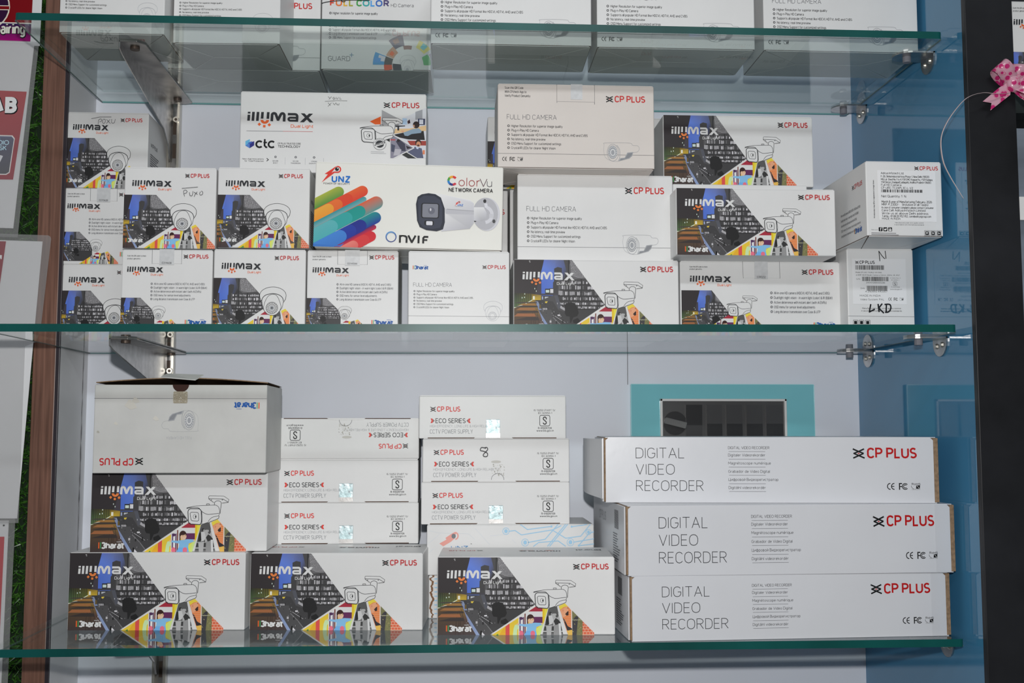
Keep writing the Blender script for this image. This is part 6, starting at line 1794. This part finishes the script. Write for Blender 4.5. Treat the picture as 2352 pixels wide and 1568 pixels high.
def ribbon_material():
    m, n, l, p = new_mat('flowered_ribbon')
    tc = n.new('ShaderNodeTexCoord')
    v = n.new('ShaderNodeTexVoronoi'); v.inputs['Scale'].default_value = 170
    r = n.new('ShaderNodeValToRGB'); r.color_ramp.interpolation = 'CONSTANT'
    e = r.color_ramp.elements
    e[0].color = (0.55, 0.02, 0.16, 1); e[1].position = 0.42; e[1].color = (0.66, 0.34, 0.43, 1)
    x = e.new(0.52); x.color = (0.66, 0.12, 0.26, 1)
    y = e.new(0.56); y.color = (0.66, 0.36, 0.45, 1)
    l.new(tc.outputs['Object'], v.inputs['Vector'])
    l.new(v.outputs['Distance'], r.inputs['Fac'])
    l.new(r.outputs['Color'], p.inputs['Base Color'])
    p.inputs['Roughness'].default_value = 0.25
    p.inputs['Coat Weight'].default_value = 0.5
    return m
def strip(name, path, width, m, parent, th=0.0004):
    """flat band along a 3-D path; each entry is (point, across vector)"""
    V, F = [], []
    for k, (c, a) in enumerate(path):
        c, a = Vector(c), Vector(a).normalized() * (width[k] if isinstance(width, list) else width) / 2
        V += [tuple(c - a), tuple(c + a)]
    for i in range(len(path) - 1):
        F.append((2 * i, 2 * i + 1, 2 * i + 3, 2 * i + 2))
    me = bpy.data.meshes.new(name)
    me.from_pydata(V, [], F)
    me.materials.append(m)
    for p in me.polygons:
        p.use_smooth = True
    o = link_mesh(name, me, parent)
    md = o.modifiers.new('thickness', 'SOLIDIFY'); md.thickness = th
    return o
STREAM = [(-0.0045, -0.0055, -0.0095), (-0.0221, -0.0135, -0.0133), (-0.042, -0.0205, -0.0149), (-0.061, -0.0255, -0.0223), (-0.0778, -0.0305, -0.0388), (-0.0898, -0.0335, -0.0563), (-0.0949, -0.0355, -0.0718), (-0.0933, -0.0355, -0.0912), (-0.088, -0.0375, -0.1069), (-0.0758, -0.0405, -0.1312)]
def bow():
    m = ribbon_material()
    r = empty('ribbon_bow', (0.5905, 1.0855, ZC + 0.3640))
    tag(r, 'shiny pink flowered ribbon bow on the black column, with one curled tail', 'bow')
    def loop(ang, length, w, lift):
        ca, sa = math.cos(ang), math.sin(ang)
        path = []
        for i in range(15):
            t = i / 14.0
            d = length * math.sin(PI * t)
            y = -0.004 - lift * math.sin(2 * PI * t) * 0.6 - 0.006 * math.sin(PI * t)
            path.append(((ca * d, y, sa * d), (-sa, 0.55, ca)))
        strip('loop', path, w, m, r)
    loop(math.radians(135), 0.026, 0.017, 0.010); loop(math.radians(40), 0.020, 0.018, 0.012); loop(math.radians(5), 0.030, 0.020, 0.012); loop(math.radians(-40), 0.024, 0.016, 0.009); loop(math.radians(80), 0.020, 0.014, 0.010)
    bm = bmesh.new(); bmesh.ops.create_uvsphere(bm, u_segments=12, v_segments=8, radius=0.008)
    bmesh.ops.scale(bm, vec=(1, 0.7, 1.2), verts=bm.verts); bmesh.ops.translate(bm, vec=(0, -0.007, 0), verts=bm.verts)
    link_mesh('knot', bm_mesh('knot', bm, m, smooth=True), r)
    # swallow-tailed end to the lower left
    bmt = bmesh.new()
    pts = [(-0.002, 0.004), (-0.004, -0.012), (-0.026, -0.029), (-0.0245, -0.021), (-0.034, -0.0195), (-0.016, -0.0045)]
    prism_bm(pts, 'y', -0.0060, -0.0055, bmt)
    link_mesh('tail', bm_mesh('tail', bmt, m), r)
    bmt = bmesh.new()
    prism_bm([(0.004, 0.0), (0.010, -0.012), (0.040, -0.034), (0.044, -0.022), (0.012, 0.004)], 'y', -0.0060, -0.0055, bmt)
    link_mesh('tail', bm_mesh('tail', bmt, m), r)
    # long curled streamer hanging in front of the blue panel
    P3 = curve(STREAM, 8)
    path = []
    n = len(P3)
    for i, c in enumerate(P3):
        t = i / (n - 1)
        ac = Vector((-0.32, 1.0, 0.10)) if t < 0.55 else Vector((-0.32 + 1.5 * (t - 0.55), 1.0, 0.10 + 0.5 * (t - 0.55)))
        path.append((c, ac))
    strip('streamer', path, [0.0016 if i < n * 0.62 else 0.0016 + 0.0030 * (i / n - 0.62) / 0.38 for i in range(n)], mat('pale_ribbon', (0.62, 0.50, 0.50), 0.35), r, 0.0003)
bow()

# neighbouring bay at the far right
slab_ = slab('glass_ledge', 0.598, 0.76, 1.095, 1.30, 0.3565, 0.3635, M['glass'])
tag(slab_, 'short glass ledge at the far right, half hidden by the pink bow', 'shelf')
dc = slab('display_panel', 0.5990, 0.72, 1.098, 1.30, 0.105, 0.3215, mat('blue_grey_panel', (0.16, 0.19, 0.23), 0.35, noise=0.35, nscale=16, stretch=(0.1, 0.1, 1.6)))
tag(dc, 'blue grey display case edge at the right border of the picture', 'case')
link_mesh('white_band', bm_mesh('white_band', bbox_bm(0.5990, 0.72, 1.0965, 1.098, 0.222 + ZC, 0.247 + ZC), M['card']), dc)

make_box('camera_box', 'Dr', 0.6482, 1.0965, 0.3637, 0.0, 0.105, 0.0975, 0.085, 'illuminated street box at the right border of the picture, above the pink bow'.replace('illuminated', 'night'), seal=None)
